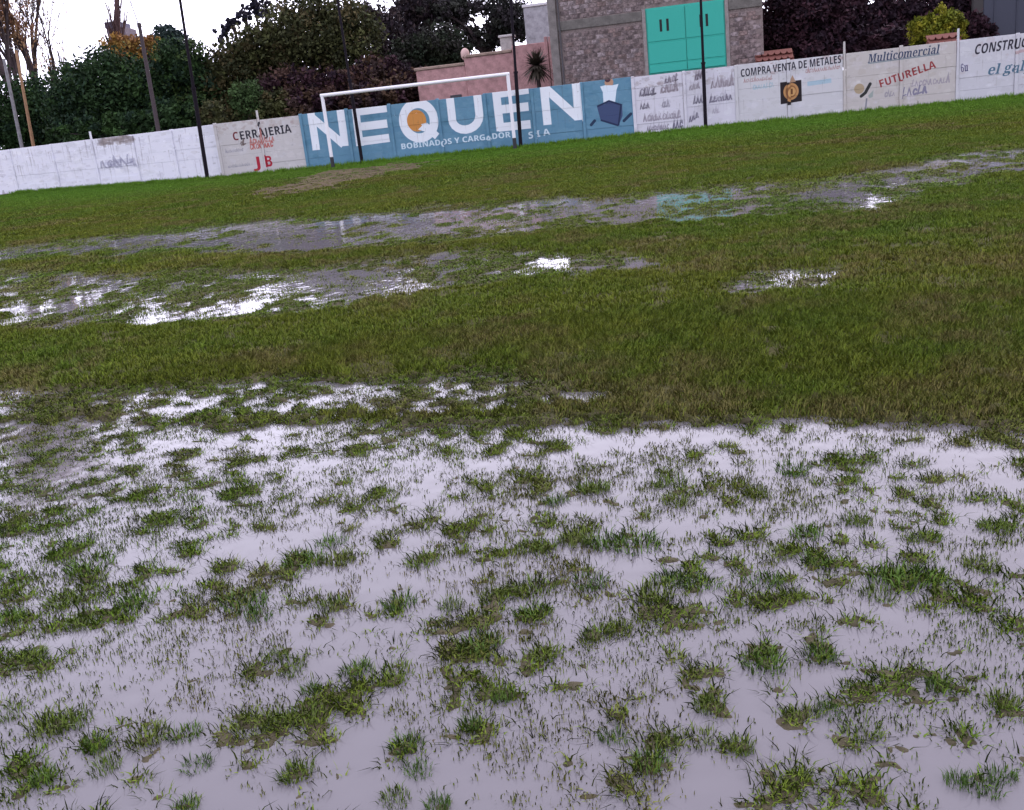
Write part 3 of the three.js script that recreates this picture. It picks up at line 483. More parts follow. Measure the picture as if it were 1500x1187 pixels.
// ---------------------------------------------------------------- buildings behind the wall
function runFrame(name, label, run, off, s, cat = 'building') { return thing(name, label, cat, runPoint(run, s, off).toArray(), run.turn); }
{
  const off = 3.0, [sL] = onRun(runR, 806, 60, off), [sR] = onRun(runR, 1118, 40, off), W = sR - sL, X = (px, py) => { const [s, y] = onRun(runR, px, py, off); return [s - sL, y]; };
  const o = runFrame('brick_building', 'rough grey brick building with a concrete beam and green shutter above the wall', runR, off, sL), top = 6.6;
  const [dx0, dTop0] = X(946, 14), [dx1] = X(1060, 3), [, dBot] = X(1003, 103), dTop = dTop0;
  const rough = mat(0.3, 0.245, 0.24, 0.95, { map: plasterTone, bumpMap: roughBump, bumpScale: 0.03 });
  // core walls round the shutter opening
  part('wall', mergeGeometries([box(0.32, dx0, 0, top, -0.3, -0.02), box(dx1, W, 0, top, -0.3, -0.02), box(dx0, dx1, 0, dBot, -0.3, -0.021), box(dx0, dx1, dTop, top, -0.3, -0.021), box(0, 0.3, 0, top, -7, -0.31), box(W - 0.3, W, 0, top, -7, -0.31), box(0.31, W - 0.31, 0, top, -7, -6.7)]), rough, o);
  part('roof', box(-0.1, W + 0.1, top + 0.003, top + 0.2, -7.1, 0.1), mat(0.25, 0.24, 0.24), o);
  const conc = mat(0.27, 0.25, 0.245, 0.9, { map: plasterTone, bumpMap: roughBump, bumpScale: 0.012 });
  part('pillar', box(0, 0.31, 0, top, -0.3, 0.04, 0.02), conc, o);
  const [, by0] = X(880, 38), [, by1] = X(880, 24); part('beam', mergeGeometries([box(0.32, dx0 - 0.17, by0, by1, -0.02, 0.03, 0.015), box(dx1 + 0.17, W - 0.005, by0, by1, -0.02, 0.03, 0.015)]), mat(0.2, 0.19, 0.18, 0.95, { map: plasterTone, bumpMap: roughBump, bumpScale: 0.012 }), o);
  part('drain_pipe', limb([[0.4, 0, 0.07, 0.035], [0.4, top, 0.07, 0.035]], 10), mat(0.06, 0.055, 0.06, 0.6), o);
  const smear = noiseTexture(512, (u, v) => { const n = sstep(0.3, 0.75, 0.45 * tnoise(u, v, 7, 111) + 0.3 * tnoise(u, v, 19, 112) + 0.25 * tnoise(u, v, 55, 113)), q = 0.62 + 0.38 * n; return [q, q * 0.985, q * 0.985]; }, true);
  // hollow bricks, each with its own edges
  const r = mulberry(808), tones = [[0.31, 0.25, 0.245], [0.28, 0.22, 0.215], [0.35, 0.29, 0.285], [0.32, 0.24, 0.225], [0.25, 0.2, 0.2], [0.4, 0.34, 0.345]].map((c) => mat(...c, 0.95, { map: smear, bumpMap: roughBump, bumpScale: 0.014 }));
  const bw = 0.3, bh = 0.145, shapes = Array.from({ length: 14 }).map(() => { const g = box(0, bw, 0, bh, -0.03, 0.0, 0.01), p = g.attributes.position, q = [rr(-0.008, 0.008, r), rr(-0.008, 0.008, r), rr(-0.006, 0.006, r), rr(-0.006, 0.006, r)]; const du = r() * 3, dv = r() * 3, uv = g.attributes.uv; for (let i = 0; i < p.count; i++) { uv.setXY(i, uv.getX(i) + du, uv.getY(i) + dv); const k = (p.getX(i) > bw / 2 ? 1 : 0) + (p.getY(i) > bh / 2 ? 2 : 0); p.setY(i, p.getY(i) + q[k]); p.setZ(i, p.getZ(i) + q[3 - k]); } g.computeVertexNormals(); return g; });
  const spots = [], q = [0, 0];
  for (let row = 0, y = 0.02; y + bh < top; row++, y += bh + 0.014) for (let x = 0.46 - (row % 2) * 0.18; x + bw < W; x += bw + 0.014) {
    if (x < 0.33 || (x + bw > dx0 - 0.1 && x < dx1 + 0.1 && y + bh > dBot - 0.1 && y < dTop + 0.1) || (y + bh > by0 && y < by1)) continue;
    const wp = runPoint(runR, sL + x, off); toPixel(wp.x, y, wp.z, q); spots.push({ x, y, seen: y > H - 0.35 && q[1] > -30 });
  }
  const seen = spots.filter((b) => b.seen), near = seen.slice(0, 300), rest = [...seen.slice(300), ...spots.filter((b) => !b.seen && b.y > 1.4)];
  for (const b of near) { const m = part('brick', pick(shapes, r), pick(tones, r), o); m.position.set(b.x + rr(-0.006, 0.006, r), b.y, rr(-0.014, 0.006, r)); m.scale.x = rr(0.86, 1.03, r); }
  if (rest.length) { const m = part('brickwork', mergeGeometries(rest.map((b) => pick(shapes, r).clone().translate(b.x, b.y, rr(-0.012, 0.008, r)))), tones[0], o); m.userData.kind = 'stuff'; }
  // green shutter: two leaves with rails and slots
  const green = mat(0.022, 0.4, 0.31, 0.5, { bumpMap: roughBump, bumpScale: 0.002 }), slot = mat(0.01, 0.012, 0.014, 0.8);
  const mid = (dx0 + dx1) / 2, hh = dTop - dBot;
  const sh = part('shutter', box(dx0 - 0.03, dx1 + 0.03, dBot - 0.03, dTop + 0.03, -0.06, -0.015, 0.01), green, o); sh.userData.label = 'sea green metal double shutter';
  for (const [a, b, k] of [[dx0 + 0.02, mid - 0.012, 0], [mid + 0.012, dx1 - 0.02, 1]]) {
    const w = b - a, yA = dBot + 0.34, yM = dBot + hh * 0.48;
    part('shutter_leaf', mergeGeometries([box(a, b, yM + 0.03, dTop - 0.02, -0.012, 0.03, 0.012), box(a, b, yA, yM - 0.03, -0.012, 0.03, 0.012), box(a, b, dBot + 0.02, yA - 0.05, -0.012, 0.036, 0.012)]), green, sh);
    part('rail', box(a - 0.006, b + 0.006, yM - 0.028, yM + 0.028, -0.012, 0.012, 0.006), green, sh); part('rail', box(a - 0.006, b + 0.006, yA - 0.048, yA - 0.002, -0.012, 0.012, 0.006), green, sh);
    for (const f of k ? [0.4, 0.56] : [0.36, 0.54]) part('slot', box(a + w * f - 0.045, a + w * f + 0.045, dTop - 0.82, dTop - 0.4, 0.02, 0.034, 0.004), slot, sh);
  }
  // plaster surround, paler than the bricks
  part('surround', mergeGeometries([box(dx0 - 0.16, dx0 - 0.031, dBot - 0.15, dTop + 0.03, -0.019, 0.02, 0.02), box(dx1 + 0.031, dx1 + 0.16, dBot - 0.15, dTop + 0.03, -0.019, 0.02, 0.02)]), mat(0.36, 0.33, 0.33, 0.95, { map: plasterTone }), o);
}
{
  // pink house with stepped parapet
  const off = 7, X = (px, py) => onRun(runR, px, py, off), [s0] = X(611, 120), P = (px, py) => { const [s, y] = X(px, py); return [s - s0, y]; };
  const o = runFrame('pink_house', 'low pink house with stepped parapet and a pale chimney', runR, off, s0), pink = mat(0.58, 0.34, 0.345, 0.9, { map: plasterTone, bumpMap: roughBump, bumpScale: 0.006 }), cap = mat(0.4, 0.3, 0.25, 0.9, { map: plasterTone });
  const [x1, y0] = P(681, 96), [, y1] = P(700, 83), [x2] = P(752, 90), [, y2] = P(778, 64), [x3] = P(809, 90);
  part('wall', box(0, x1, 0, y0, -4, 0, 0.02), pink, o); part('wall', box(x1 + 0.003, x2, 0, y1, -5, 0.05, 0.02), pink, o); part('wall', box(x2 + 0.003, x3, 0, y2, -5, 0.12, 0.02), pink, o);
  part('coping', box(-0.06, x1 - 0.01, y0 + 0.002, y0 + 0.13, -0.3, 0.06, 0.03), cap, o); part('coping', box(x1 - 0.05, x2 - 0.02, y1 + 0.002, y1 + 0.13, -0.3, 0.1, 0.03), cap, o);
  const fin = new THREE.SphereGeometry(0.19, 12, 10); fin.scale(1, 1.3, 1); fin.translate(x1 + 0.05, y1 + 0.16, -0.06); part('finial', fin, mat(0.6, 0.42, 0.38, 0.9), o);
  const [cx0, cy0] = P(733, 80), [cx1] = P(750, 78), [, cy1] = P(741, 54); const ch = part('chimney', box(cx0, cx1, y1 - 0.3, cy1, -0.9, -0.25, 0.02), mat(0.55, 0.52, 0.52, 0.9, { map: plasterTone, bumpMap: roughBump, bumpScale: 0.01 }), o);
  part('chimney_cap', box(cx0 - 0.06, cx1 + 0.06, cy1 + 0.002, cy1 + 0.1, -0.96, -0.19, 0.02), mat(0.5, 0.47, 0.47, 0.9), ch);
  for (const px of [800, 806]) { const [x, y] = P(px, 54); part('pilaster', box(x - 0.07, x + 0.07, 0, y, 0.125, 0.24, 0.02), pink, o); }
  const [wx0, wy0] = P(661, 150), [wx1, wy1] = P(676, 138); part('window', box(wx0, wx1, wy0, wy1, 0.0, 0.06, 0.01), mat(0.03, 0.028, 0.035, 0.3), o);
}
{
  const off = 16, [s0] = onRun(runR, 768, 30, off), [s1, yt] = onRun(runR, 850, 4, off), o = runFrame('grey_building', 'pale grey plastered gable wall standing behind the pink house', runR, off, s0), W = s1 - s0;
  part('wall', box(0, W, 0, yt + 0.1, -6, 0, 0.03), mat(0.46, 0.47, 0.52, 0.9, { map: plasterTone, bumpMap: roughBump, bumpScale: 0.006 }), o); part('coping', box(-0.05, W + 0.05, yt + 0.103, yt + 0.24, -6.05, 0.06, 0.02), mat(0.6, 0.6, 0.62), o);
}
{
  const off = 7, [s0] = onRun(runR, 1440, 30, off), [s1] = onRun(runR, 1720, 20, off), o = runFrame('slate_building', 'dark slate blue building beyond the wall section with faded blue script', runR, off, s0), W = s1 - s0;
  const m = mat(0.045, 0.05, 0.075, 0.7, { bumpMap: roughBump, bumpScale: 0.004 }); part('wall', box(0, W, 0, 5.2, -6, 0, 0.02), m, o); for (let x = 0.4; x < W; x += 0.8) part('sheet_rib', box(x - 0.02, x + 0.02, 0.02, 5.15, 0.001, 0.03, 0.01), m, o); part('corner_trim', box(-0.35, -0.005, 0, 5.25, -0.3, 0.04, 0.02), mat(0.05, 0.045, 0.045), o); part('roof', box(-0.5, W + 0.3, 5.26, 5.45, -6.3, 0.4, 0.03), mat(0.1, 0.1, 0.11), o);
}
function tileRoof(label, px0, px1, py0, py1, off) {   // a low shed roof of red clay tiles peeping over the wall
  const [s0, yb] = onRun(runR, px0, py1, off), [s1, yt] = onRun(runR, px1, py0, off), W = s1 - s0, o = runFrame('tiled_shed', label, runR, off, s0, 'shed'), clay = [[0.19, 0.06, 0.045], [0.16, 0.055, 0.042], [0.22, 0.08, 0.06]].map((c) => mat(...c, 0.85)), r = mulberry(Math.round(px0));
  part('wall', box(0.05, W - 0.05, 0, yt - 0.42, -1.6, -0.35, 0.01), mat(0.3, 0.22, 0.2, 0.9, { map: plasterTone }), o);
  const g = new THREE.CylinderGeometry(0.11, 0.12, 0.46, 8, 1, true, 0, Math.PI); g.rotateY(-Math.PI / 2); g.rotateX(Math.PI / 2 - 0.45);
  part('roof_deck', box(0, W, 0, 0.05, -1.3, 0, 0.01).rotateX(0.45).translate(0, yt - 0.58, 0.1), clay[1], o);
  for (let x = 0.12; x < W; x += 0.22) for (let k = 0; k < 3; k++) { const m = part('roof_tile', g, pick(clay, r), o); m.position.set(x, yt - 0.5 + 0.18 * k, -0.05 - 0.38 * k); m.material.side = THREE.DoubleSide; }
}
tileRoof('low red tiled shed roof beside the grey brick building', 1108, 1164, 70, 88, 2.2);
tileRoof('low red tiled shed roof under the yellow green shrub', 1366, 1414, 46, 60, 1.6);
{
  const a = at(156, 42, 90), b = at(186, 60, 90), o = thing('tower_building', 'far mauve grey block rising over the trees on the left', 'building', [a.x, 0, -90], 0), W = b.x - a.x;
  part('wall', box(0, W, 0, a.y, -3, 0, 0.02), mat(0.2, 0.16, 0.2, 0.9, { map: plasterTone }), o); part('parapet', box(-0.1, W * 0.7, a.y + 0.002, a.y + 0.5, -3.1, 0.1, 0.02), mat(0.1, 0.09, 0.14), o);
  for (const [fx, fy] of [[0.3, 0.9], [0.7, 0.9], [0.3, 0.8], [0.7, 0.8]]) part('window', box(W * fx - 0.25, W * fx + 0.25, a.y * fy - 0.4, a.y * fy + 0.3, -0.05, 0.03, 0.01), mat(0.05, 0.05, 0.08, 0.2), o);
}

// ---------------------------------------------------------------- trees
function leafCloud(blobs, size, palette, r, droop = 0) {
  let total = 0; for (const b of blobs) total += b.n; const P = new Float32Array(total * 12), N = new Float32Array(total * 12), C = new Float32Array(total * 12), I = new Uint32Array(total * 6); let k = 0;
  const u = new THREE.Vector3(), v = new THREE.Vector3(), n = new THREE.Vector3(), c = new THREE.Vector3();
  for (const b of blobs) {
    const per = b.per ?? 45, clumps = Math.ceil(b.n / per); let left = b.n;
    for (let q = 0; q < clumps && left > 0; q++) {
      const a = r() * 6.283, cy = r() * 2 - 1, sy = Math.sqrt(1 - cy * cy), rad = Math.pow(r(), b.shell ?? 0.4); c.set(Math.cos(a) * sy * rad * b.r[0], cy * rad * b.r[1], Math.sin(a) * sy * rad * b.r[2]).add(b.c);
      const cr = (b.clump ?? 0.24) * Math.min(b.r[0], b.r[1]) * rr(0.6, 1.4, r), tone = pick(palette, r), f = rr(0.75, 1.25, r);
      for (let i = 0; i < per && left > 0; i++, left--, k++) {
        const x = c.x + gauss(r) * cr, y = c.y + gauss(r) * cr * (0.85 + droop), z = c.z + gauss(r) * cr, s = size * rr(0.6, 1.35, r);
        n.set(gauss(r), gauss(r) * 0.8 + 0.35 - droop * 0.3, gauss(r)).normalize(); u.set(gauss(r), gauss(r) - droop * 2, gauss(r)).cross(n).normalize(); v.crossVectors(n, u); const l = s * (0.5 + droop * 0.5), w = s * 0.28;
        const o = k * 12; P.set([x + v.x * l, y + v.y * l, z + v.z * l, x + u.x * w, y + u.y * w, z + u.z * w, x - v.x * l, y - v.y * l, z - v.z * l, x - u.x * w, y - u.y * w, z - u.z * w], o);
        const g = f * rr(0.75, 1.3, r); for (let j = 0; j < 4; j++) { N[o + j * 3] = n.x; N[o + j * 3 + 1] = n.y; N[o + j * 3 + 2] = n.z; C[o + j * 3] = tone[0] * g; C[o + j * 3 + 1] = tone[1] * g; C[o + j * 3 + 2] = tone[2] * g; }
        const e = k * 4; I.set([e, e + 2, e + 1, e, e + 3, e + 2], k * 6);
      }
    }
  }
  const g = new THREE.BufferGeometry(); g.setAttribute('position', new THREE.BufferAttribute(P, 3)); g.setAttribute('normal', new THREE.BufferAttribute(N, 3)); g.setAttribute('color', new THREE.BufferAttribute(C, 3)); g.setIndex(new THREE.BufferAttribute(I, 1)); return g;
}
const leafMat = new THREE.MeshPhysicalMaterial({ vertexColors: true, roughness: 0.75, specularIntensity: 0.3, side: THREE.DoubleSide });
const barkMat = mat(0.06, 0.042, 0.045, 0.95, { bumpMap: roughBump, bumpScale: 0.02 }), redBark = mat(0.11, 0.06, 0.06, 0.95, { bumpMap: roughBump, bumpScale: 0.02 });
// a leafy tree from crown blobs given as [pixel x, pixel y, half width px, half height px, leaves]
function leafyTree(name, label, depth, blobs, palette, seed, { size = 0.19, category = 'tree', group, shell, clump, droop = 0, bark = barkMat, trunk = 0.14 } = {}) {
  const r = mulberry(seed), m = depth / F, list = blobs.map(([px, py, hw, hh, n]) => { const c = at(px, py, depth + rr(-0.4, 0.4, r)); return { c, r: [hw * m, hh * m, Math.min(hw, hh * 1.4) * m], n: Math.round(n * 1.45), shell, clump }; });
  const x0 = list.reduce((s, b) => s + b.c.x * b.r[0], 0) / list.reduce((s, b) => s + b.r[0], 0), z0 = -depth, o = thing(name, label, category, [x0, 0, z0], 0, group);
  for (const b of list) b.c.sub(o.position);
  const geos = [], low = list.reduce((a, b) => (b.c.y < a.c.y ? b : a)), fork = Math.max(0.25, low.c.y - low.r[1] * 0.6);
  geos.push(limb([[0, -0.1, 0, trunk * 1.25], [rr(-0.05, 0.05, r), fork * 0.5, 0, trunk], [0, fork, 0, trunk * 0.85]], 8));
  for (const b of list) for (let k = 0; k < 5; k++) { const e = [b.c.x + gauss(r) * b.r[0] * 0.5, b.c.y + gauss(r) * b.r[1] * 0.45, b.c.z + gauss(r) * b.r[2] * 0.5]; geos.push(limb([[0, fork * 0.92, 0, trunk * 0.62], [e[0] * 0.45 + rr(-0.2, 0.2, r), lerp(fork, e[1], 0.55), e[2] * 0.45, trunk * 0.4], [...e, 0.015]], 6)); }
  part('trunk', mergeGeometries(geos), bark, o);
  part('crown', leafCloud(list, size, palette, r, droop), leafMat, o);
  return o;
}
// a leafless tree: trunk, forking boughs, thin twigs, and the few leaves that hang on
function bareTree(name, label, px, depth, tall, { seed = 1, lean = 0, twigs = 1, leaves = 0, palette = [[0.2, 0.12, 0.07]], trunk = 0.2, bark = barkMat, spread = 0.5, group, leafSize = 0.12, droop = 0.8 } = {}) {
  const r = mulberry(seed), g0 = at(px, 200, depth), o = thing(name, label, 'tree', [g0.x, 0, -depth], 0, group), wood = [], fine = [], tips = [];
  function grow(p, d, len, rad, level) {
    const pts = [[p.x, p.y, p.z, rad]], q = p.clone(), dir = d.clone(), n = level < 2 ? 5 : 3;
    for (let i = 1; i <= n; i++) { dir.x += gauss(r) * 0.13; dir.z += gauss(r) * 0.13; dir.y += level > 2 ? 0.02 : 0.05; dir.normalize(); q.addScaledVector(dir, len / n); pts.push([q.x, q.y, q.z, rad * lerp(1, 0.55, i / n)]); }
    (level < 3 ? wood : fine).push(limb(pts, level < 2 ? 8 : level < 3 ? 5 : 3)); if (level >= 3) tips.push(q.clone());
    if (level < 4) { const kids = level === 0 ? 5 : level < 3 ? 4 : Math.round(3 * twigs); for (let k = 0; k < kids; k++) { const f = rr(0.35, 1, r), i = Math.min(n - 1, Math.floor(f * n)), b = pts[i], e = dir.clone(); e.x += gauss(r) * spread; e.z += gauss(r) * spread; e.y += rr(-0.1, 0.3, r); e.normalize(); grow(new THREE.Vector3(b[0], b[1], b[2]), e, len * rr(0.5, 0.72, r), b[3] * rr(0.5, 0.66, r), level + 1); } }
  }
  grow(new THREE.Vector3(0, -0.1, 0), new THREE.Vector3(lean, 1, 0).normalize(), tall * 0.5, trunk, 0);
  const t = part('trunk', mergeGeometries(wood), bark, o); if (fine.length) part('twigs', mergeGeometries(fine), bark, o);
  if (leaves) part('crown', leafCloud(tips.map((c) => ({ c, r: [0.35, 0.45, 0.35], n: Math.ceil(leaves / tips.length), per: 12, clump: 0.6 })), leafSize, palette, r, droop), leafMat, o);
  return o;
}
const DKGREEN = [[0.0173, 0.0389, 0.0138], [0.0242, 0.0518, 0.0173], [0.0138, 0.0311, 0.0173], [0.0302, 0.0645, 0.0173]], OLV = [[0.0475, 0.0518, 0.019], [0.0605, 0.0674, 0.0225], [0.0346, 0.0397, 0.0173], [0.0734, 0.0605, 0.0259]], MAROON = [[0.0302, 0.0134, 0.0201], [0.0402, 0.0174, 0.0241], [0.0215, 0.012, 0.0187]], BROWN = [[0.0572, 0.0302, 0.0228], [0.0402, 0.0241, 0.0215], [0.067, 0.0402, 0.0241]], MAUVE = [[0.0335, 0.0234, 0.0302], [0.0234, 0.0187, 0.0241], [0.0436, 0.0302, 0.0302]], GOLD = [[0.26, 0.15, 0.035], [0.2, 0.1, 0.035], [0.28, 0.18, 0.05]], RUST = [[0.3, 0.17, 0.09], [0.24, 0.12, 0.07], [0.34, 0.22, 0.12]];
bareTree('bare_tree', 'tall bare tree with reddish bark at the far left end of the wall', 24, 56, 20, { seed: 3, lean: -0.05, trunk: 0.3, bark: redBark, leaves: 10000, palette: RUST, spread: 0.34, twigs: 1.6 });
bareTree('bare_tree', 'tall dark bare tree with rusty hanging leaves above the left bushes', 58, 58, 19, { seed: 8, lean: -0.02, trunk: 0.34, leaves: 16000, palette: RUST, spread: 0.42, twigs: 1.6 });
bareTree('bare_tree', 'slim bare tree with forked upright twigs above the left bushes', 78, 60, 17, { seed: 15, trunk: 0.24, spread: 0.38, leaves: 2600, palette: RUST, twigs: 1.4 });
bareTree('bare_tree', 'thin bare sapling twigs against the white sky beside the round bush', 118, 60, 13, { seed: 23, trunk: 0.14, spread: 0.36, twigs: 1, leaves: 500, palette: RUST });
leafyTree('leafy_bush', 'dark green bush behind the far end of the whitewashed wall', 54, [[20, 165, 55, 48, 5200], [-60, 165, 60, 55, 3000], [70, 160, 45, 45, 4200]], DKGREEN, 31, { category: 'bush' });
leafyTree('leafy_bush', 'large rounded dark green bush rising over the whitewashed wall', 49.5, [[160, 135, 62, 58, 9000], [110, 150, 46, 48, 5000], [215, 150, 52, 50, 6000], [170, 175, 90, 30, 4000]], DKGREEN, 32, { category: 'bush' });
leafyTree('yellow_tree', 'yellow and rust leaved tree behind the large rounded bush', 55, [[175, 72, 26, 22, 1500], [205, 80, 24, 24, 1700], [238, 98, 14, 22, 1300], [222, 66, 14, 18, 500]], GOLD, 33, { size: 0.17, shell: 0.6 });
leafyTree('round_tree', 'far blue green round treetop between the two thin left poles', 82, [[246, 62, 32, 20, 2600], [215, 72, 18, 18, 800]], [[0.02, 0.035, 0.035], [0.026, 0.045, 0.04]], 34, { size: 0.26, trunk: 0.25 });
leafyTree('leafy_tree', 'mid green tree behind the wall right of the yellow leaves', 49, [[262, 92, 34, 34, 4200], [285, 140, 40, 45, 4200], [245, 150, 32, 36, 3000]], [...DKGREEN, [0.045, 0.075, 0.022]], 35);
leafyTree('olive_tree', 'broad olive brown tree behind the black lettered wall section', 50, [[330, 118, 52, 46, 6500], [385, 86, 50, 46, 6000], [448, 50, 66, 54, 8500], [505, 62, 48, 60, 6500], [300, 150, 46, 44, 3800]], OLV, 36, { trunk: 0.22 });
leafyTree('maroon_bush', 'maroon brown thicket over the wall behind the goal', 47, [[430, 140, 62, 36, 6500], [505, 140, 46, 38, 4500], [560, 128, 52, 40, 5000], [600, 130, 26, 32, 2000]], [...BROWN, ...MAROON], 37, { category: 'bush' });
leafyTree('leafy_bush', 'small brighter green bush over the black lettered wall section', 44.5, [[364, 148, 26, 30, 3200]], [[0.035, 0.065, 0.02], [0.045, 0.08, 0.026]], 38, { category: 'bush', size: 0.13 });
for (const [px, py, hw, s] of [[322, 52, 9, 51], [342, 34, 9, 52], [358, 20, 11, 53], [388, 14, 13, 54], [330, 42, 6, 55], [372, 8, 8, 56]]) leafyTree('far_pine', 'thin far pine with a small dark top against the sky', 95, [[px, py, hw, hw * 1.1, 420]], [[0.03, 0.03, 0.05], [0.04, 0.036, 0.05]], s, { size: 0.3, group: 'far pines above the olive tree', trunk: 0.13 });
bareTree('bare_tree', 'mauve brown twiggy tree behind the thicket left of the pink house', 560, 58, 10, { seed: 61, trunk: 0.16, leaves: 9000, palette: MAUVE, spread: 0.5, leafSize: 0.2, droop: 0.3 });
bareTree('bare_tree', 'mauve brown twiggy tree behind the dark evergreen by the pink house', 622, 60, 10.5, { seed: 62, trunk: 0.16, leaves: 9000, palette: MAUVE, spread: 0.5, leafSize: 0.2, droop: 0.3 });
bareTree('bare_tree', 'thin twiggy tree with sky showing through above the pink parapet', 690, 66, 12, { seed: 63, trunk: 0.16, leaves: 9000, palette: MAUVE, spread: 0.42, leafSize: 0.18, droop: 0.3 });
leafyTree('evergreen_tree', 'dark evergreen with dense crown left of the pink house', 53, [[640, 74, 40, 34, 5200], [600, 92, 34, 34, 3600], [668, 84, 22, 22, 1500]], [[0.018, 0.028, 0.016], [0.026, 0.034, 0.02], [0.03, 0.03, 0.026]], 64);
leafyTree('pine_tree', 'dark pine crown standing behind the pale chimney', 60, [[742, 22, 34, 28, 4200], [752, 44, 26, 22, 2400], [705, 52, 38, 16, 2000], [690, 12, 44, 16, 2000], [720, 66, 26, 12, 900], [650, 18, 36, 22, 2000]], [[0.022, 0.024, 0.022], [0.03, 0.032, 0.026], [0.035, 0.03, 0.034]], 65, { size: 0.18, shell: 0.5 });
leafyTree('maroon_tree', 'dark maroon leaved tree beside the right end of the brick building', 41, [[1160, 34, 50, 50, 6500], [1205, 20, 40, 42, 4000], [1130, 60, 24, 40, 2200]], MAROON, 66, { trunk: 0.16 });
leafyTree('maroon_tree', 'dark maroon leaved tree behind the pale wall with the gold emblem', 42, [[1262, 52, 56, 42, 6500], [1230, 10, 36, 26, 2400], [1300, 20, 34, 26, 2200]], MAROON, 67, { trunk: 0.16 });
leafyTree('maroon_tree', 'dark maroon leaved tree behind the yellow green shrub', 42, [[1345, 38, 50, 46, 5200], [1405, 24, 48, 46, 5200]], MAROON, 68, { trunk: 0.16 });
leafyTree('yellow_shrub', 'yellow green leafy shrub peeping over the wall with red letters', 37.2, [[1350, 46, 20, 18, 1500], [1378, 34, 20, 22, 1900], [1400, 38, 16, 20, 1300], [1376, 56, 36, 14, 1300]], [[0.17, 0.18, 0.015], [0.12, 0.14, 0.015], [0.22, 0.21, 0.02]], 69, { category: 'shrub', size: 0.13, shell: 0.6 });
for (const [label, depth, blobs, pal, seed] of [
  ['low dark undergrowth along the back of the whitewashed wall by the bend', 46.5, [[250, 178, 46, 26, 3200], [190, 188, 50, 24, 3200], [120, 196, 50, 22, 3000]], DKGREEN, 301],
  ['low dark undergrowth at the far left end behind the whitewashed wall', 54, [[80, 198, 46, 24, 3000], [10, 206, 50, 26, 3200], [-70, 212, 50, 26, 2600]], DKGREEN, 306],
  ['low olive undergrowth behind the black lettered wall section', 44.6, [[330, 170, 40, 24, 2800], [400, 164, 40, 26, 2800]], OLV, 302],
  ['low maroon undergrowth behind the first blue letters', 44, [[470, 158, 46, 26, 3000], [545, 148, 46, 26, 3000]], [...BROWN, ...MAROON], 303],
  ['low dark undergrowth behind the black top lettering', 39.6, [[1190, 78, 48, 26, 3400], [1270, 70, 48, 28, 3400]], MAROON, 304],
  ['low dark undergrowth behind the dark blue script', 39.6, [[1330, 62, 44, 24, 3000], [1415, 48, 40, 24, 2600]], MAROON, 305]]) leafyTree('undergrowth_bush', label, depth, blobs, pal, seed, { category: 'bush', trunk: 0.06 });
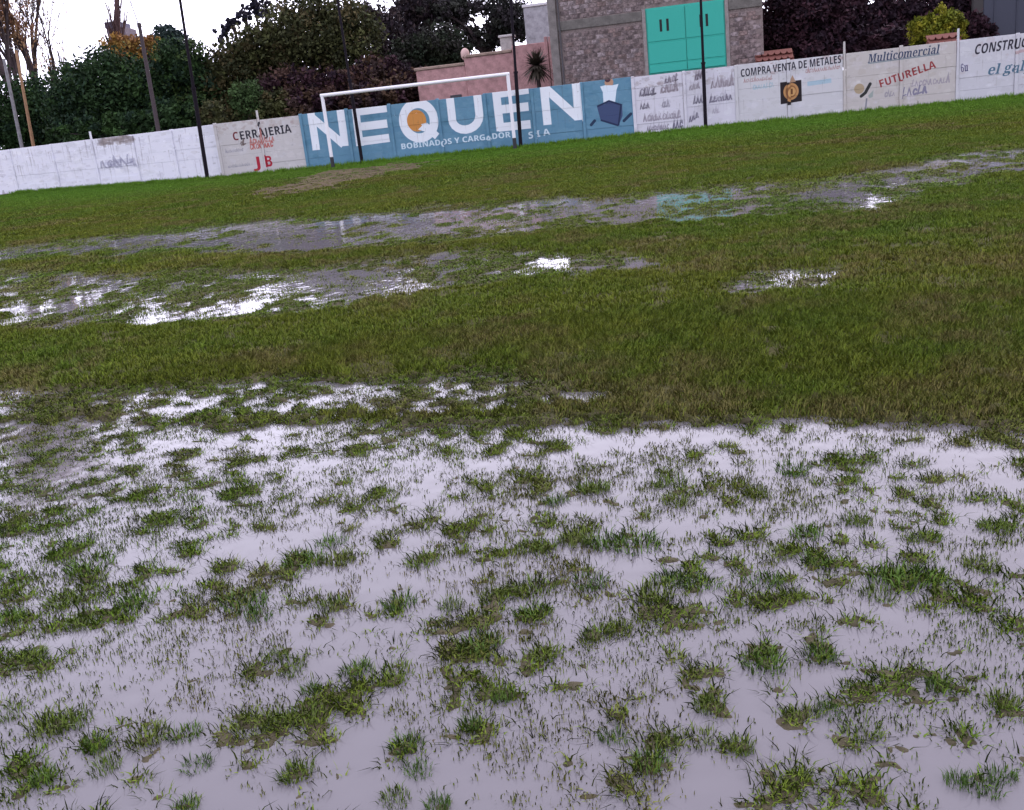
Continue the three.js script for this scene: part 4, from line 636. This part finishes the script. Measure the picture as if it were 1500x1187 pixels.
{
  // spiky palm-like plant in front of the pink house
  const d = 41.5, c = at(786, 96, d), o = thing('palm_plant', 'small spiky palm standing before the pink house', 'palm', [c.x, 0, -d]), r = mulberry(77), g = [];
  part('trunk', limb([[0, -0.1, 0, 0.09], [0.03, c.y * 0.6, 0, 0.08], [0, c.y, 0, 0.1]], 8), barkMat, o);
  for (let k = 0; k < 260; k++) {
    const a = r() * 6.283, e = rr(-0.9, 1.2, r), l = rr(0.5, 0.95, r), P = [], I = [], N = []; const dx = Math.cos(a) * Math.cos(e), dz = Math.sin(a) * Math.cos(e), dy = Math.sin(e), sx = -Math.sin(a), sz = Math.cos(a);
    for (let i = 0; i <= 4; i++) { const t = i / 4, w = 0.075 * (1 - t) + 0.006, x = dx * l * t, y = c.y + dy * l * t - 0.18 * t * t * l, z = dz * l * t; P.push(x - sx * w, y, z - sz * w, x + sx * w, y, z + sz * w); N.push(0, 1, 0, 0, 1, 0); if (i) { const q = i * 2; I.push(q - 2, q - 1, q + 1, q - 2, q + 1, q); } }
    const q = new THREE.BufferGeometry(); q.setAttribute('position', new THREE.Float32BufferAttribute(P, 3)); q.setAttribute('normal', new THREE.Float32BufferAttribute(N, 3)); q.setIndex(I); q.computeVertexNormals(); g.push(q);
  }
  part('crown', mergeGeometries(g), new THREE.MeshStandardMaterial({ color: new THREE.Color().setRGB(0.05, 0.04, 0.026), roughness: 0.7, side: THREE.DoubleSide }), o);
}
// ---------------------------------------------------------------- poles and trunks behind the left wall
function backPole(name, label, cat, foot, top, depth, r0, r1, material, grow = 1.15) {
  const a = at(foot[0], foot[1], depth), b = at(top[0], top[1], depth), dx = (b.x - a.x) / (b.y - a.y), x0 = a.x - dx * a.y, o = thing(name, label, cat, [x0, 0, -depth]), h = b.y * grow;
  part('shaft', limb([[0, -0.15, 0, r0], [dx * h * 0.5, h * 0.5, 0, lerp(r0, r1, 0.5)], [dx * h, h, 0, r1], [dx * h, h + 0.002, 0, 0.002]], 12), material, o); return [o, dx * h, h];
}
const concrete = mat(0.3, 0.3, 0.33, 0.85, { map: plasterTone }), timber = mat(0.42, 0.25, 0.14, 0.85, { map: plasterTone }), darkWood = mat(0.06, 0.045, 0.05, 0.9, { bumpMap: roughBump, bumpScale: 0.01 });
backPole('concrete_pole', 'grey concrete pole leaning behind the far left wall', 'pole', [31, 212], [6, 90], 51.6, 0.1, 0.07, concrete, 1.02);
{ const [o, x, h] = backPole('timber_pole', 'orange brown timber pole leaning behind the far left wall', 'pole', [48, 210], [24, 80], 51.2, 0.09, 0.06, timber, 1.02); part('cap', limb([[x, h, 0, 0.07], [x, h + 0.06, 0, 0.07], [x, h + 0.062, 0, 0.01]], 10), timber, o); }
{ const [o, x, h] = backPole('utility_pole', 'dark utility pole in front of the large rounded bush', 'pole', [231, 187], [204, 38], 44.3, 0.1, 0.075, darkWood, 1.0); part('thin_mast', limb([[x, h - 0.1, 0, 0.025], [x - 0.3, h + 1.8, 0, 0.02]], 8), concrete, o); part('bracket', limb([[x, h - 0.05, 0, 0.1], [x, h + 0.12, 0, 0.08], [x, h + 0.121, 0, 0.01]], 10), darkWood, o); }
bareTree('bare_tree', 'thick lopped trunk leaning against the sky beside the far block', 196, 62, 15, { seed: 91, lean: -0.1, trunk: 0.34, bark: redBark, spread: 0.2, twigs: 0.4 });

renderer.render(scene, camera);
